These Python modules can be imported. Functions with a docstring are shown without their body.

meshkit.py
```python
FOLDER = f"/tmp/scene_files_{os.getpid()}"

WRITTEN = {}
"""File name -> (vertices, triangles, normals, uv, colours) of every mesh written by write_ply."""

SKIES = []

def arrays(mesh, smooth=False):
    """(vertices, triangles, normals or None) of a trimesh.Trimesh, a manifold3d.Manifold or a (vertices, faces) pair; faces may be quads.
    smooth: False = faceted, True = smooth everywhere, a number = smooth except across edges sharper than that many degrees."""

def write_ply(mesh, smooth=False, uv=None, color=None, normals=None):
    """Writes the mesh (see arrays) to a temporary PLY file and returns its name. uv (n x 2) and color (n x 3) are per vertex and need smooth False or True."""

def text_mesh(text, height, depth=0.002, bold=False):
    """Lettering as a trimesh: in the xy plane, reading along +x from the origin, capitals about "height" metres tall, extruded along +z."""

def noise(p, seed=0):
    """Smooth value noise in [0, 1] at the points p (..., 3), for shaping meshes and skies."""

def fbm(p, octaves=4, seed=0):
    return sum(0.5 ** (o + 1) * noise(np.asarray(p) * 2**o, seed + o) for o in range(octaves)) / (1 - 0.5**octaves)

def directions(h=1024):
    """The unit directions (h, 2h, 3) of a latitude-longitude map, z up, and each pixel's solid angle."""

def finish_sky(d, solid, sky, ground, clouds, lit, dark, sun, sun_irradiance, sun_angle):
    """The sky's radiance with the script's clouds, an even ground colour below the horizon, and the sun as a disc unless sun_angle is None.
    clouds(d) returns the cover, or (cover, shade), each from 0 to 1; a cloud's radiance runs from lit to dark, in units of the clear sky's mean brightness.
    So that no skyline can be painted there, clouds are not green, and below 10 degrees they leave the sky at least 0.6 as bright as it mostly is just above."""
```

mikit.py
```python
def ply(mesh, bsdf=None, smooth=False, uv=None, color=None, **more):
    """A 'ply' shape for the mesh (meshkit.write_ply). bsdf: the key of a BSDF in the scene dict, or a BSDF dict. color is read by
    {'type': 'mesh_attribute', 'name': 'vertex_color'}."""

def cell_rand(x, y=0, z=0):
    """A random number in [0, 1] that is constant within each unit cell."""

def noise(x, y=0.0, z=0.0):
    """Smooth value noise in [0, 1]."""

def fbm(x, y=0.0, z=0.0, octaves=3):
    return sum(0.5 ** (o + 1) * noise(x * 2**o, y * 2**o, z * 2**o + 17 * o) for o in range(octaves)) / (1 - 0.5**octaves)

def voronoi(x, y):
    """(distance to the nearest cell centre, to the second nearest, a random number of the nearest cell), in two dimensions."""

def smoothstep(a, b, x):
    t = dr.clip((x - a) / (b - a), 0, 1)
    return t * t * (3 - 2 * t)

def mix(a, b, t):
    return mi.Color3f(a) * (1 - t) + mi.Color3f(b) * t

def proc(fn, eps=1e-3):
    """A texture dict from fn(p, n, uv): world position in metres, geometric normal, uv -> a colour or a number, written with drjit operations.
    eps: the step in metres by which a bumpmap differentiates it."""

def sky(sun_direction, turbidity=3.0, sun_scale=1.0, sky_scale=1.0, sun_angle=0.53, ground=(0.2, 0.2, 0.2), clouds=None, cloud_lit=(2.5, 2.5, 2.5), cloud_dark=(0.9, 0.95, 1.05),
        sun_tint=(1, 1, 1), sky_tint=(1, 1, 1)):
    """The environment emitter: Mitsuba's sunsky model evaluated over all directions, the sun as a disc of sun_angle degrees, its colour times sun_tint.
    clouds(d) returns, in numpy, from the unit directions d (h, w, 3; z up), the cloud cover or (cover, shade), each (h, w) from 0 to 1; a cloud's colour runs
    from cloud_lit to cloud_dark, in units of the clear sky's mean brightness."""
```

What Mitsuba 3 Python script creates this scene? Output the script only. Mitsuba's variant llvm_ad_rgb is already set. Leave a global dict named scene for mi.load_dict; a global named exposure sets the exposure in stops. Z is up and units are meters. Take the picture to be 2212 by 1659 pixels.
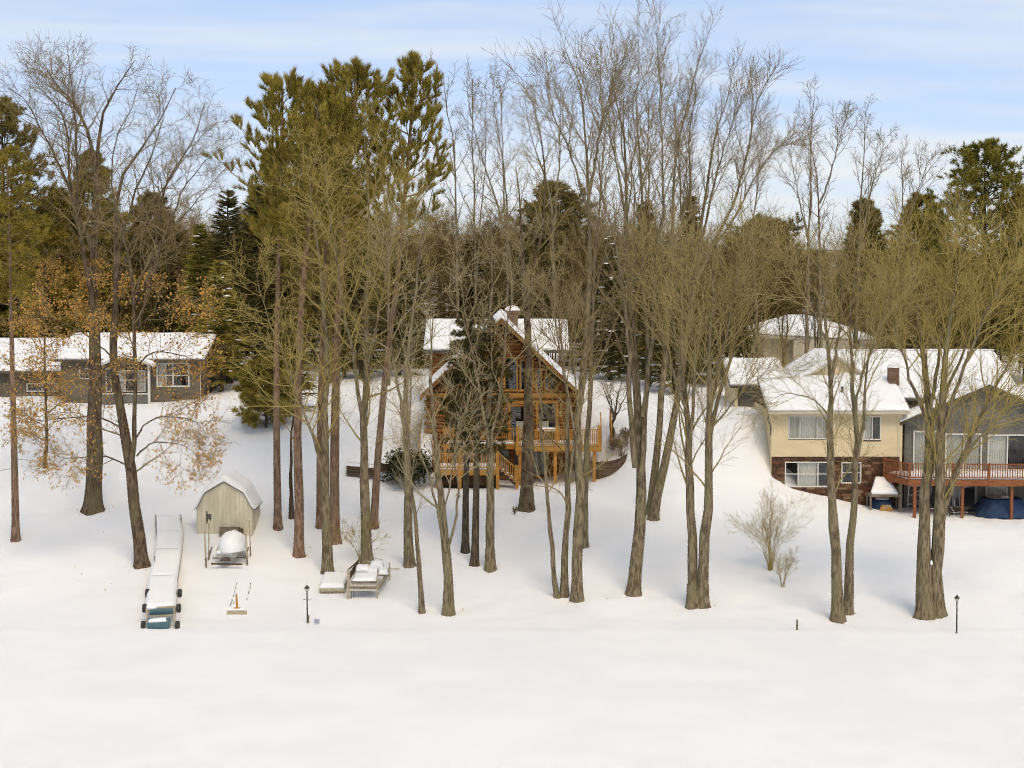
import math
import numpy as np
import trimesh
import mitsuba as mi
import drjit as dr
import mikit
import meshkit
from scipy.interpolate import PchipInterpolator
from scipy.ndimage import gaussian_filter, map_coordinates

T = mi.ScalarTransform4f
scene, labels = {}, {}

# ------------------------------------------------------------------ camera, sky, exposure
CAM_Z, PITCH, HFOV = 17.48, 4.0, 32.0
scene['camera'] = {'type': 'perspective', 'fov': HFOV, 'fov_axis': 'x', 'near_clip': 0.5, 'far_clip': 2000.0,
                   'to_world': T().look_at(origin=[0, 0, CAM_Z],
                                           target=[0, math.cos(math.radians(PITCH)), CAM_Z - math.sin(math.radians(PITCH))],
                                           up=[0, 0, 1])}


def cloud_cover(d):
    """thin streaky cirrus veil, milky low down; returns (cover, shade)"""
    up = np.clip(d[..., 2], 0, 1)
    s = 1.0 / (up + 0.10)
    px, py = d[..., 0] * s, d[..., 1] * s
    q = np.stack([px * 0.9 + py * 0.12, py * 1.5 - px * 0.25, px * 0 + 3.1], -1)
    w = meshkit.fbm(q * 0.8 + 5.0, 3, seed=4)
    n = meshkit.fbm(q * np.array([0.7, 1.6, 1.0]) + w[..., None] * 1.3, 6, seed=9)
    n2 = meshkit.fbm(q * np.array([1.6, 4.6, 1.0]) + w[..., None] * 2.0 + 11.0, 5, seed=21)
    c = np.clip((n - 0.40) / 0.30, 0, 1) * 0.44 + np.clip((n2 - 0.42) / 0.36, 0, 1) * 0.24
    low = np.exp(-np.clip(d[..., 2], 0, 1) / 0.045)
    return np.clip(0.19 + c + 0.62 * low + 0.25 * np.clip((d[..., 2] - .3) / .4, 0, 1), 0, 0.97), np.clip(0.3 - 0.3 * n, 0, 1)


scene['sky'] = mikit.sky((0.20, -0.58, 0.79), turbidity=2.6, sun_scale=0.30, sky_scale=0.74, sun_angle=28.0, ground=(0.7, 0.7, 0.7),
                         clouds=cloud_cover, cloud_lit=(2.55, 2.64, 2.66), cloud_dark=(2.1, 2.2, 2.32),
                         sun_tint=(1.0, 0.99, 0.935), sky_tint=(0.80, 0.82, 0.94))
exposure = 2.12

# ------------------------------------------------------------------ pixel <-> place
FPX = 1106.0 / math.tan(math.radians(HFOV / 2))      # focal length in units of the 2212-wide view of the photo
CP, SP = math.cos(math.radians(PITCH)), math.sin(math.radians(PITCH))


def ray(u, v):
    cx, cy = (u - 1106.0) / FPX, (v - 829.5) / FPX
    return np.array([cx, CP - cy * SP, -SP - cy * CP])


def P(u, v, D):
    """the place at distance D (metres along y) seen at (u, v)"""
    d = ray(u, v)
    return np.array([0, 0, CAM_Z]) + d * (D / d[1])


# ------------------------------------------------------------------ terrain
_far = [(150, 8.9), (185, 9.6), (240, 12.5), (330, 17), (480, 24)]
_farr = [(150, 8.4), (185, 8.8), (240, 11), (330, 14), (480, 20)]
_prof = {
    -90: [(82.5, 0), (85, .12), (122, 7.5), (133, 8.2)] + _far,
    -30: [(82.5, 0), (85, .12), (122.4, 7.6), (133, 8.2)] + _far,
    -14: [(82.5, 0), (85, .12), (97, 2.45), (106, 4.6), (114, 7.1), (122, 8.1)] + _far,
    -9: [(82.5, 0), (85, .12), (104, 3.55), (106.6, 4.3), (108.5, 5.0), (114, 7.2), (124, 8.4)] + _far,
    -6.5: [(82.5, 0), (85, .12), (104, 3.5), (107, 4.1), (109.5, 5.0), (115, 7.2), (124, 8.4)] + _far,
    -4.5: [(82.5, 0), (85, .12), (103, 3.35), (106, 3.82), (112.6, 3.85), (120, 7.4), (128, 8.4)] + _far,
    0: [(82.5, 0), (85, .12), (103, 3.35), (106, 3.8), (112.6, 3.75), (120, 7.4), (128, 8.4)] + _far,
    4.8: [(82.5, 0), (85, .12), (103, 3.4), (106.5, 3.8), (109, 3.95), (112.6, 5.6), (120, 7.6), (128, 8.5)] + _far,
    6.6: [(82.5, 0), (85, .12), (103, 3.5), (107, 4.1), (108.6, 4.7), (111, 6.3), (116, 7.5), (128, 8.5)] + _far,
    12: [(82.5, 0), (85, .12), (97, 2.15), (106, 4.3), (111, 6.8), (115, 7.6)] + _farr,
    15.2: [(82.5, 0), (85, .12), (97, 1.95), (107.0, 3.55), (108.3, 5.2), (109.7, 7.2), (112, 7.8), (123, 8.0)] + _farr,
    16.6: [(82.5, 0), (85, .12), (97, 1.8), (108.2, 3.4), (109.2, 4.2), (110.5, 6.2), (112, 7.6), (124, 7.9)] + _farr,
    18.2: [(82.5, 0), (85, .10), (97, 1.7), (108.4, 3.2), (110, 3.8), (113, 7.2), (124, 7.6)] + _farr,
    24: [(82.5, 0), (85, .08), (96, 1.35), (105, 2.1), (110, 2.3), (118, 4.5), (126, 7.6)] + _farr,
    36: [(82.5, 0), (85, .08), (96, 1.35), (105, 2.1), (110, 2.4), (118, 4.8), (126, 7.6)] + _farr,
    90: [(82.5, 0), (85, .08), (96, 1.6), (110, 4), (126, 7.6)] + _farr,
}
_xs = np.array(sorted(_prof))
_ty, _tx = np.arange(60, 520.1, .5), np.arange(-90, 90.1, .5)
_col = np.stack([PchipInterpolator(*np.array([(-900, 0), (70, 0)] + _prof[x] + [(1500, _prof[x][-1][1])], float).T)(_ty) for x in _xs], 1)
_tab = gaussian_filter(PchipInterpolator(_xs, _col, axis=1)(_tx), (1.0, 2.2), mode='nearest')


def terrain(x, y, bumps=True):
    x, y = np.atleast_1d(np.asarray(x, float)), np.atleast_1d(np.asarray(y, float))
    x, y = np.broadcast_arrays(x, y)
    z = map_coordinates(_tab, [(np.clip(y, 60, 520) - 60) * 2, (np.clip(x, -90, 90) + 90) * 2], order=1, mode='nearest')
    if bumps:
        p = np.stack([x, y, x * 0], -1)
        land = np.clip((y - 81.5) / 4.0, 0, 1)
        z = z + land * (meshkit.fbm(p * 0.42, 4, seed=3) - 0.5) * 0.30 + (meshkit.fbm(p * np.array([.16, .5, 1]), 4, seed=8) - 0.5) * (0.012 + .06 * land)
        edge = np.exp(-((y - 82.6 - 0.9 * (meshkit.fbm(p * .15, 3, seed=5) - .5)) / 0.9) ** 2)
        z = z + edge * 0.09
    return z


def G(u, v, lo=60.0, hi=180.0):
    """where the ray through (u, v) meets the ground"""
    d = ray(u, v)
    D = np.arange(lo, hi, 0.04)
    x, z = d[0] / d[1] * D, CAM_Z + d[2] / d[1] * D
    k = np.nonzero(z <= terrain(x, D))[0]
    D = D[k[0]] if len(k) else hi
    return np.array([d[0] / d[1] * D, D, float(terrain(d[0] / d[1] * D, D)[0])])


def on_ground(u, D):
    x = (u - 1106.0) / FPX / (CP - 0.0 * SP) * D
    return np.array([x, D, float(terrain(x, D)[0])])


# ------------------------------------------------------------------ local frames: a block is built with y and z counted from (HY, HZ), then moved there
HY = HZ = 0.0


def Ph(u, v, D): return P(u, v, D + HY) - np.array([0, HY, HZ])
def terr(x, y): return terrain(x, np.asarray(y, float) + HY) - HZ
def SX(u, D, v=1152): return Ph(u / 1.388788, v / 1.388788, D)[0]
def SZ(v, D): return Ph(1106, v / 1.388788, D)[2]


def frame_at(y, z):
    global HY, HZ, _before
    HY, HZ, _before = y, z, set(scene)


def frame_end():
    for k in set(scene) - _before:
        d = scene[k]
        if d.get('type') == 'ply':
            m = T().translate([0, HY, HZ])
            scene[k] = {**d, 'to_world': m @ d['to_world'] if 'to_world' in d else m}
    frame_at(0.0, 0.0)


# ------------------------------------------------------------------ mesh builder
class MB:
    def __init__(s):
        s.v, s.f, s.n = [], [], 0

    def raw(s, v, f):
        v, f = np.asarray(v, float), np.asarray(f, int)
        s.v.append(v); s.f.append(f + s.n); s.n += len(v)
        return s

    def b6(s, x0, x1, y0, y1, z0, z1):
        v = [[x, y, z] for x in (x0, x1) for y in (y0, y1) for z in (z0, z1)]
        f = [[0, 1, 3], [0, 3, 2], [4, 6, 7], [4, 7, 5], [0, 4, 5], [0, 5, 1], [2, 3, 7], [2, 7, 6], [0, 2, 6], [0, 6, 4], [1, 5, 7], [1, 7, 3]]
        return s.raw(v, f)

    def bar(s, a, b, w, h=None, up=(0, 0, 1)):
        a, b = np.asarray(a, float), np.asarray(b, float)
        h = w if h is None else h
        t = b - a; t = t / np.linalg.norm(t)
        if abs(t @ np.asarray(up, float)) > 0.95:
            up = (0, 1, 0)
        e = np.cross(t, up); e /= np.linalg.norm(e)
        n = np.cross(e, t)
        v = [p + e * i * w / 2 + n * j * h / 2 for p in (a, b) for i, j in ((-1, -1), (1, -1), (1, 1), (-1, 1))]
        f = [[0, 1, 2], [0, 2, 3], [4, 6, 5], [4, 7, 6]]
        for k in range(4):
            f += [[k, k + 4, (k + 1) % 4 + 4], [k, (k + 1) % 4 + 4, (k + 1) % 4]]
        f = np.array(f)[:, ::-1]
        return s.raw(v, f)

    def tube(s, pts, r, sides=8, cap=True):
        pts = np.asarray(pts, float)
        r = np.broadcast_to(np.asarray(r, float), (len(pts),))
        v, f = tubes(pts[None], r[None], sides)
        s.raw(v, f)
        if cap:
            for k, fl in ((0, 1), (len(pts) - 1, 0)):
                ring = v[k * sides:(k + 1) * sides]
                tri = [[0, i, i + 1] for i in range(1, sides - 1)]
                s.raw(ring, np.array(tri)[:, ::-1] if fl else tri)
        return s

    def prism_y(s, poly, y0, y1):
        """convex polygon [(x, z)] (counter-clockwise seen from -y) pushed from y0 to y1"""
        n = len(poly)
        v = [[x, y0, z] for x, z in poly] + [[x, y1, z] for x, z in poly]
        f = [[0, i, i + 1] for i in range(1, n - 1)] + [[n, n + i + 1, n + i] for i in range(1, n - 1)]
        for i in range(n):
            j = (i + 1) % n
            f += [[i, i + n, j + n], [i, j + n, j]]
        return s.raw(v, f)

    def prism_z(s, poly, z0, z1):
        n = len(poly)
        v = [[x, y, z0] for x, y in poly] + [[x, y, z1] for x, y in poly]
        f = [[0, i + 1, i] for i in range(1, n - 1)] + [[n, n + i, n + i + 1] for i in range(1, n - 1)]
        for i in range(n):
            j = (i + 1) % n
            f += [[i, j, j + n], [i, j + n, i + n]]
        return s.raw(v, f)

    def lathe(s, prof, c=(0, 0, 0), seg=16):
        prof = np.asarray(prof, float)
        a = np.arange(seg) * 2 * np.pi / seg
        v = np.stack([prof[:, None, 0] * np.cos(a), prof[:, None, 0] * np.sin(a), np.broadcast_to(prof[:, None, 1], (len(prof), seg))], -1).reshape(-1, 3) + np.asarray(c, float)
        f = []
        for i in range(len(prof) - 1):
            for j in range(seg):
                k = (j + 1) % seg
                f += [[i * seg + j, i * seg + k, (i + 1) * seg + k], [i * seg + j, (i + 1) * seg + k, (i + 1) * seg + j]]
        return s.raw(v, f)

    def mesh(s):
        return np.vstack(s.v), np.vstack(s.f)


def tubes(Pt, R, sides):
    """(N, K, 3) polylines with (N, K) radii -> vertices, triangles"""
    N, K, _ = Pt.shape
    t = np.gradient(Pt, axis=1)
    t /= np.linalg.norm(t, axis=-1, keepdims=True) + 1e-12
    ref = np.where(np.abs(t[:, :1, 2:]) < 0.8, np.array([0, 0, 1.0]), np.array([1.0, 0, 0]))
    a = np.cross(t, np.broadcast_to(ref, t.shape)); a /= np.linalg.norm(a, axis=-1, keepdims=True) + 1e-12
    b = np.cross(t, a)
    an = np.arange(sides) * 2 * np.pi / sides
    v = Pt[:, :, None] + R[:, :, None, None] * (np.cos(an)[None, None, :, None] * a[:, :, None] + np.sin(an)[None, None, :, None] * b[:, :, None])
    i, j = np.meshgrid(np.arange(K - 1), np.arange(sides), indexing='ij')
    q = np.stack([i * sides + j, i * sides + (j + 1) % sides, (i + 1) * sides + (j + 1) % sides, (i + 1) * sides + j], -1).reshape(-1, 4)
    tri = np.vstack([q[:, [0, 1, 2]], q[:, [0, 2, 3]]])
    f = (tri[None] + (np.arange(N) * K * sides)[:, None, None]).reshape(-1, 3)
    return v.reshape(-1, 3), f


def uniq(name):
    if name not in scene and name not in labels and not any(k.startswith(name + '__') for k in scene):
        return name
    i = 1
    while f'{name}_{i:03d}' in scene or f'{name}_{i:03d}' in labels:
        i += 1
    return f'{name}_{i:03d}'


_cnt = {}


def child(parent, name):
    k = f'{parent}__{name}'
    n = _cnt.get(k, 0); _cnt[k] = n + 1
    return k if n == 0 else f'{k}_{n:03d}'


def thing(name, label, cat, group=None, kind=None):
    key = uniq(name)
    labels[key] = {'label': label, 'category': cat}
    if group: labels[key]['group'] = group
    if kind: labels[key]['kind'] = kind
    return key


def put(key, mesh, bsdf, smooth=False, **lab):
    if isinstance(mesh, MB): mesh = mesh.mesh()
    scene[key] = mesh if isinstance(mesh, dict) else mikit.ply(mesh, bsdf, smooth)
    if lab: labels.setdefault(key, {}).update(lab)
    return key


def part(parent, name, mesh, bsdf, smooth=False, **lab):
    return put(child(parent, name), mesh, bsdf, smooth, **lab)


# ------------------------------------------------------------------ materials
def rgb(*c):
    return {'type': 'rgb', 'value': list(c)}


def diff(tex):
    return {'type': 'twosided', 'bsdf': {'type': 'diffuse', 'reflectance': tex}}


def grain(c0, c1, sx, sy, sz, octv=3):
    def fn(p, n, uv):
        return mikit.mix(c0, c1, mikit.smoothstep(0.25, 0.75, mikit.fbm(p.x * sx, p.y * sy, p.z * sz, octaves=octv)))
    return mikit.proc(fn)


def mat(name, c, rough=None, spec=0.5, metallic=0.0):
    tex = rgb(*c) if isinstance(c, tuple) else c
    if rough is None:
        scene[name] = diff(tex)
    else:
        scene[name] = {'type': 'twosided', 'bsdf': {'type': 'principled', 'base_color': tex, 'roughness': rough, 'specular': spec, 'metallic': metallic}}
    return name


def snow_fn(p, n, uv):
    g = mikit.fbm(p.x * 0.35, p.y * 0.35, p.z * 0.35, octaves=3)
    return mikit.mix((0.85, 0.852, 0.855), (0.885, 0.885, 0.88), mikit.smoothstep(.3, .7, g))


def snow_bump(p, n, uv):
    return mikit.fbm(p.x * 3.0, p.y * 3.0, p.z * 3.0, octaves=4)


scene['mat_snow'] = {'type': 'twosided', 'bsdf': {'type': 'bumpmap', 'arbitrary': mikit.proc(snow_bump, eps=0.03), 'scale': 0.016,
                     'bsdf': {'type': 'diffuse', 'reflectance': mikit.proc(snow_fn)}}}
def hill_fn(p, n, uv):
    start = mi.Float(141.0) + 30.0 * mikit.smoothstep(14.0, 20.0, p.x) * (1 - mikit.smoothstep(45.0, 55.0, p.x))
    g = mikit.fbm(p.x * 0.22, p.y * 0.22, 3.0, octaves=4)
    brush = mikit.mix((0.09, 0.065, 0.03), (0.19, 0.14, 0.07), mikit.smoothstep(.3, .7, mikit.fbm(p.x * 1.5, p.y * 1.5, 1.0)))
    return mikit.mix(snow_fn(p, n, uv), brush, mikit.smoothstep(-3, 4, p.y - start + (g - .5) * 16) * (0.55 + .45 * mikit.smoothstep(.35, .5, mikit.fbm(p.x * .6, p.y * .6, 7.0))))


scene['mat_hill'] = diff(mikit.proc(hill_fn))
mat('mat_snow_plain', (0.87, 0.87, 0.865))
scene['mat_lake_snow'] = diff(mikit.proc(snow_fn))


def bark_fn(c0, c1, c2):
    def fn(p, n, uv):
        a = mikit.fbm(p.x * 14.0, p.y * 14.0, p.z * 2.6, octaves=3)
        b = mikit.fbm(p.x * 1.7 + 9.0, p.y * 1.7, p.z * 0.8, octaves=3)
        base = mikit.mix(c0, c1, mikit.smoothstep(0.3, 0.7, a))
        return mikit.mix(base, c2, mikit.smoothstep(0.45, 0.75, b) * 0.7)
    return mikit.proc(fn)


mat('bark_grey', bark_fn((0.11, 0.085, 0.05), (0.27, 0.215, 0.14), (0.21, 0.19, 0.10)))
mat('bark_oak', bark_fn((0.065, 0.045, 0.03), (0.17, 0.125, 0.085), (0.15, 0.13, 0.07)))
mat('bark_red', bark_fn((0.14, 0.085, 0.055), (0.30, 0.20, 0.14), (0.20, 0.16, 0.10)))
mat('bark_dark', bark_fn((0.05, 0.04, 0.028), (0.14, 0.11, 0.075), (0.10, 0.085, 0.055)))
mat('twig_olive', (0.36, 0.28, 0.095))
mat('twig_tan', (0.32, 0.25, 0.108))
mat('twig_grey', (0.33, 0.27, 0.15))
mat('twig_dark', (0.24, 0.18, 0.095))
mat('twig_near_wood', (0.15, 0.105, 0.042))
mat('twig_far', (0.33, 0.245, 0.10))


def leaf(c0, c1, s=1.2):
    def fn(p, n, uv):
        g = mikit.fbm(p.x * s, p.y * s, p.z * s, octaves=2)
        h = mikit.noise(p.x * 7, p.y * 7, p.z * 7)
        return mikit.mix(c0, c1, mikit.smoothstep(.25, .75, g * 0.6 + h * 0.4))
    return mikit.proc(fn)


mat('leaf_oak', leaf((0.40, 0.20, 0.05), (0.60, 0.36, 0.10), 3))
mat('needle_olive', leaf((0.17, 0.14, 0.026), (0.40, 0.31, 0.065)))
mat('needle_gold', leaf((0.13, 0.10, 0.018), (0.29, 0.21, 0.035)))
mat('needle_dark', leaf((0.06, 0.052, 0.018), (0.15, 0.125, 0.042)))
mat('needle_green', leaf((0.125, 0.115, 0.02), (0.32, 0.275, 0.05)))
mat('needle_brown', leaf((0.14, 0.112, 0.03), (0.30, 0.235, 0.07)))
mat('leaf_dark', leaf((0.02, 0.026, 0.012), (0.065, 0.072, 0.03)))
mat('log_wood', grain((0.17, 0.065, 0.020), (0.34, 0.145, 0.045), 1.2, 6, 14))
mat('deck_wood', grain((0.42, 0.20, 0.045), (0.56, 0.285, 0.075), 3, 3, 9))
mat('trim_wood', grain((0.36, 0.165, 0.04), (0.48, 0.235, 0.06), 3, 3, 9))
mat('red_wood', grain((0.22, 0.085, 0.04), (0.31, 0.125, 0.06), 3, 3, 9))
mat('grey_wood', grain((0.15, 0.12, 0.085), (0.27, 0.225, 0.165), 3, 3, 11))
mat('dark_timber', grain((0.08, 0.055, 0.035), (0.17, 0.12, 0.08), 2, 4, 14))
mat('pale_wood', grain((0.36, 0.31, 0.20), (0.5, 0.44, 0.30), 5, 5, 12))
mat('yellow_siding', grain((0.66, 0.55, 0.35), (0.72, 0.61, 0.405), .8, .8, 2.2))
mat('dark_siding', grain((0.125, 0.108, 0.082), (0.175, 0.152, 0.12), .8, .8, 2.2))
mat('slate_siding', grain((0.135, 0.13, 0.115), (0.20, 0.19, 0.168), 1.2, 1.2, 1.2))
mat('cream_siding', grain((0.50, 0.45, 0.34), (0.56, 0.51, 0.39), .8, .8, 2.2))
mat('shed_siding', grain((0.60, 0.545, 0.39), (0.70, 0.645, 0.48), 5, 3, .7))
mat('white_trim', (0.66, 0.64, 0.58))
mat('cream_trim', (0.52, 0.48, 0.38))
mat('fascia_dark', (0.10, 0.085, 0.065))
mat('shingle', (0.09, 0.08, 0.07))
mat('brick', grain((0.13, 0.08, 0.055), (0.25, 0.165, 0.115), 7, 7, 15))
for i, (a, b) in enumerate([((0.075, 0.04, 0.026), (0.13, 0.075, 0.045)), ((0.12, 0.065, 0.04), (0.2, 0.115, 0.07)), ((0.05, 0.03, 0.022), (0.10, 0.06, 0.04)), ((0.20, 0.135, 0.075), (0.28, 0.19, 0.11)), ((0.12, 0.045, 0.03), (0.17, 0.07, 0.05))]):
    mat(f'stone_{i}', grain(a, b, 6, 6, 6))
mat('mortar', (0.05, 0.04, 0.032))
mat('black_metal', (0.03, 0.028, 0.024), 0.5)
mat('dark_metal', (0.07, 0.065, 0.055), 0.45)
mat('grey_metal', (0.34, 0.33, 0.29), 0.4, metallic=0.3)
mat('rubber', (0.028, 0.025, 0.022), 0.7)
mat('blue_plastic', (0.06, 0.125, 0.155), 0.5)
mat('blue_tarp', grain((0.028, 0.05, 0.105), (0.045, 0.075, 0.14), 3, 3, 1.5))
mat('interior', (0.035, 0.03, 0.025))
mat('curtain', (0.5, 0.5, 0.44))
mat('blind', (0.45, 0.46, 0.40))
mat('boat_cream', (0.56, 0.52, 0.42), 0.4)
mat('lamp_glass', (0.5, 0.46, 0.36), 0.3)
mat('sign_white', (0.45, 0.46, 0.56))
mat('sign_ink', (0.06, 0.065, 0.12))
mat('ice', (0.7, 0.72, 0.72), 0.15)
scene['pane_glass'] = {'type': 'thindielectric', 'int_ior': 1.52}
# ------------------------------------------------------------------ plant builders
def norm(a):
    return a / (np.linalg.norm(a, axis=-1, keepdims=True) + 1e-12)


def walk(p0, d0, L, K, trop, wob, rng):
    """N branches of K points, bending upwards by trop and wandering by wob"""
    N = len(p0)
    pts, d = [p0], norm(d0)
    step = (L / (K - 1))[:, None]
    for _ in range(K - 1):
        d = norm(d + np.array([0, 0, trop]) + wob * rng.normal(size=(N, 3)))
        pts.append(pts[-1] + d * step)
    return np.stack(pts, 1)


def spawn(Pt, R, n, t0, t1, ang, rng, tpow=1.0, flat=0.0):
    """n places along every branch: point, outward direction, radius there, t"""
    N, K, _ = Pt.shape
    t = np.sort(t0 + (t1 - t0) * ((np.arange(n)[None] + rng.random((N, n))) / n) ** tpow, axis=1)
    x = t * (K - 1)
    i = np.clip(x.astype(int), 0, K - 2)
    w = (x - i)[..., None]
    rows = np.arange(N)[:, None]
    p = Pt[rows, i] * (1 - w) + Pt[rows, i + 1] * w
    r = R[rows, i] * (1 - w[..., 0]) + R[rows, i + 1] * w[..., 0]
    tan = norm(Pt[rows, i + 1] - Pt[rows, i])
    az = (np.arange(n)[None] * 2.39996 + rng.random((N, 1)) * 6.28 + rng.normal(size=(N, n)) * 0.5)
    ref = np.where(np.abs(tan[..., 2:]) < 0.85, np.array([0, 0, 1.0]), np.array([1.0, 0, 0]))
    a = norm(np.cross(tan, ref)); b = np.cross(tan, a)
    perp = np.cos(az)[..., None] * a + np.sin(az)[..., None] * b
    perp = norm(perp * np.array([1, 1, 1 - flat]))
    an = np.radians(ang[0] + (ang[1] - ang[0]) * rng.random((N, n)))[..., None]
    d = np.cos(an) * tan + np.sin(an) * perp
    f = lambda q: q.reshape((-1,) + q.shape[2:])
    return f(p), f(d), f(r), f(t)


def taper(r0, r1, K):
    s = np.linspace(0, 1, K)[None]
    return r0[:, None] * (1 - s) + r1[:, None] * s


def join(parts):
    vs, fs, n = [], [], 0
    for v, f in parts:
        if len(v):
            vs.append(v); fs.append(f + n); n += len(v)
    return np.vstack(vs), np.vstack(fs)


def blades(p, d, length, width, rng, bend=0.0):
    """one triangle per place: root p, towards d"""
    side = norm(np.cross(d, rng.normal(size=d.shape)))
    L, W = length[:, None], width[:, None]
    v = np.stack([p - side * W / 2, p + side * W / 2, p + norm(d + np.array([0, 0, bend])) * L], 1).reshape(-1, 3)
    return v, np.arange(len(v)).reshape(-1, 3)


def leaves(p, size, rng):
    """small folded leaves (two triangles each) at the places p"""
    n = len(p)
    d = norm(rng.normal(size=(n, 3)) + np.array([0, 0, -0.4]))
    s = norm(np.cross(d, rng.normal(size=(n, 3))))
    u = np.cross(d, s)
    L = (size * (0.7 + 0.6 * rng.random(n)))[:, None]
    v = np.stack([p, p + d * L * .55 + s * L * .36 + u * L * .12, p + d * L, p + d * L * .5 - s * L * .36 + u * L * .12], 1).reshape(-1, 3)
    f = (np.array([[0, 1, 2], [0, 2, 3]])[None] + (np.arange(n) * 4)[:, None, None]).reshape(-1, 3)
    return v, f


def tufts(p, d, n, length, width, rng, spread=1.1):
    """needle tufts: n blades round each place"""
    N = len(p)
    dd = norm(np.repeat(d, n, 0) + spread * rng.normal(size=(N * n, 3)))
    return blades(np.repeat(p, n, 0), dd, length * (0.7 + 0.5 * rng.random(N * n)), width * (0.8 + 0.4 * rng.random(N * n)), rng)


def smooth_line(pts, K):
    pts = np.asarray(pts, float)
    s = np.concatenate([[0], np.cumsum(np.linalg.norm(np.diff(pts, axis=0), axis=1))])
    if len(pts) < 3:
        return np.stack([np.interp(np.linspace(0, s[-1], K), s, pts[:, k]) for k in range(3)], 1)
    return np.stack([PchipInterpolator(s, pts[:, k])(np.linspace(0, s[-1], K)) for k in range(3)], 1)


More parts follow.
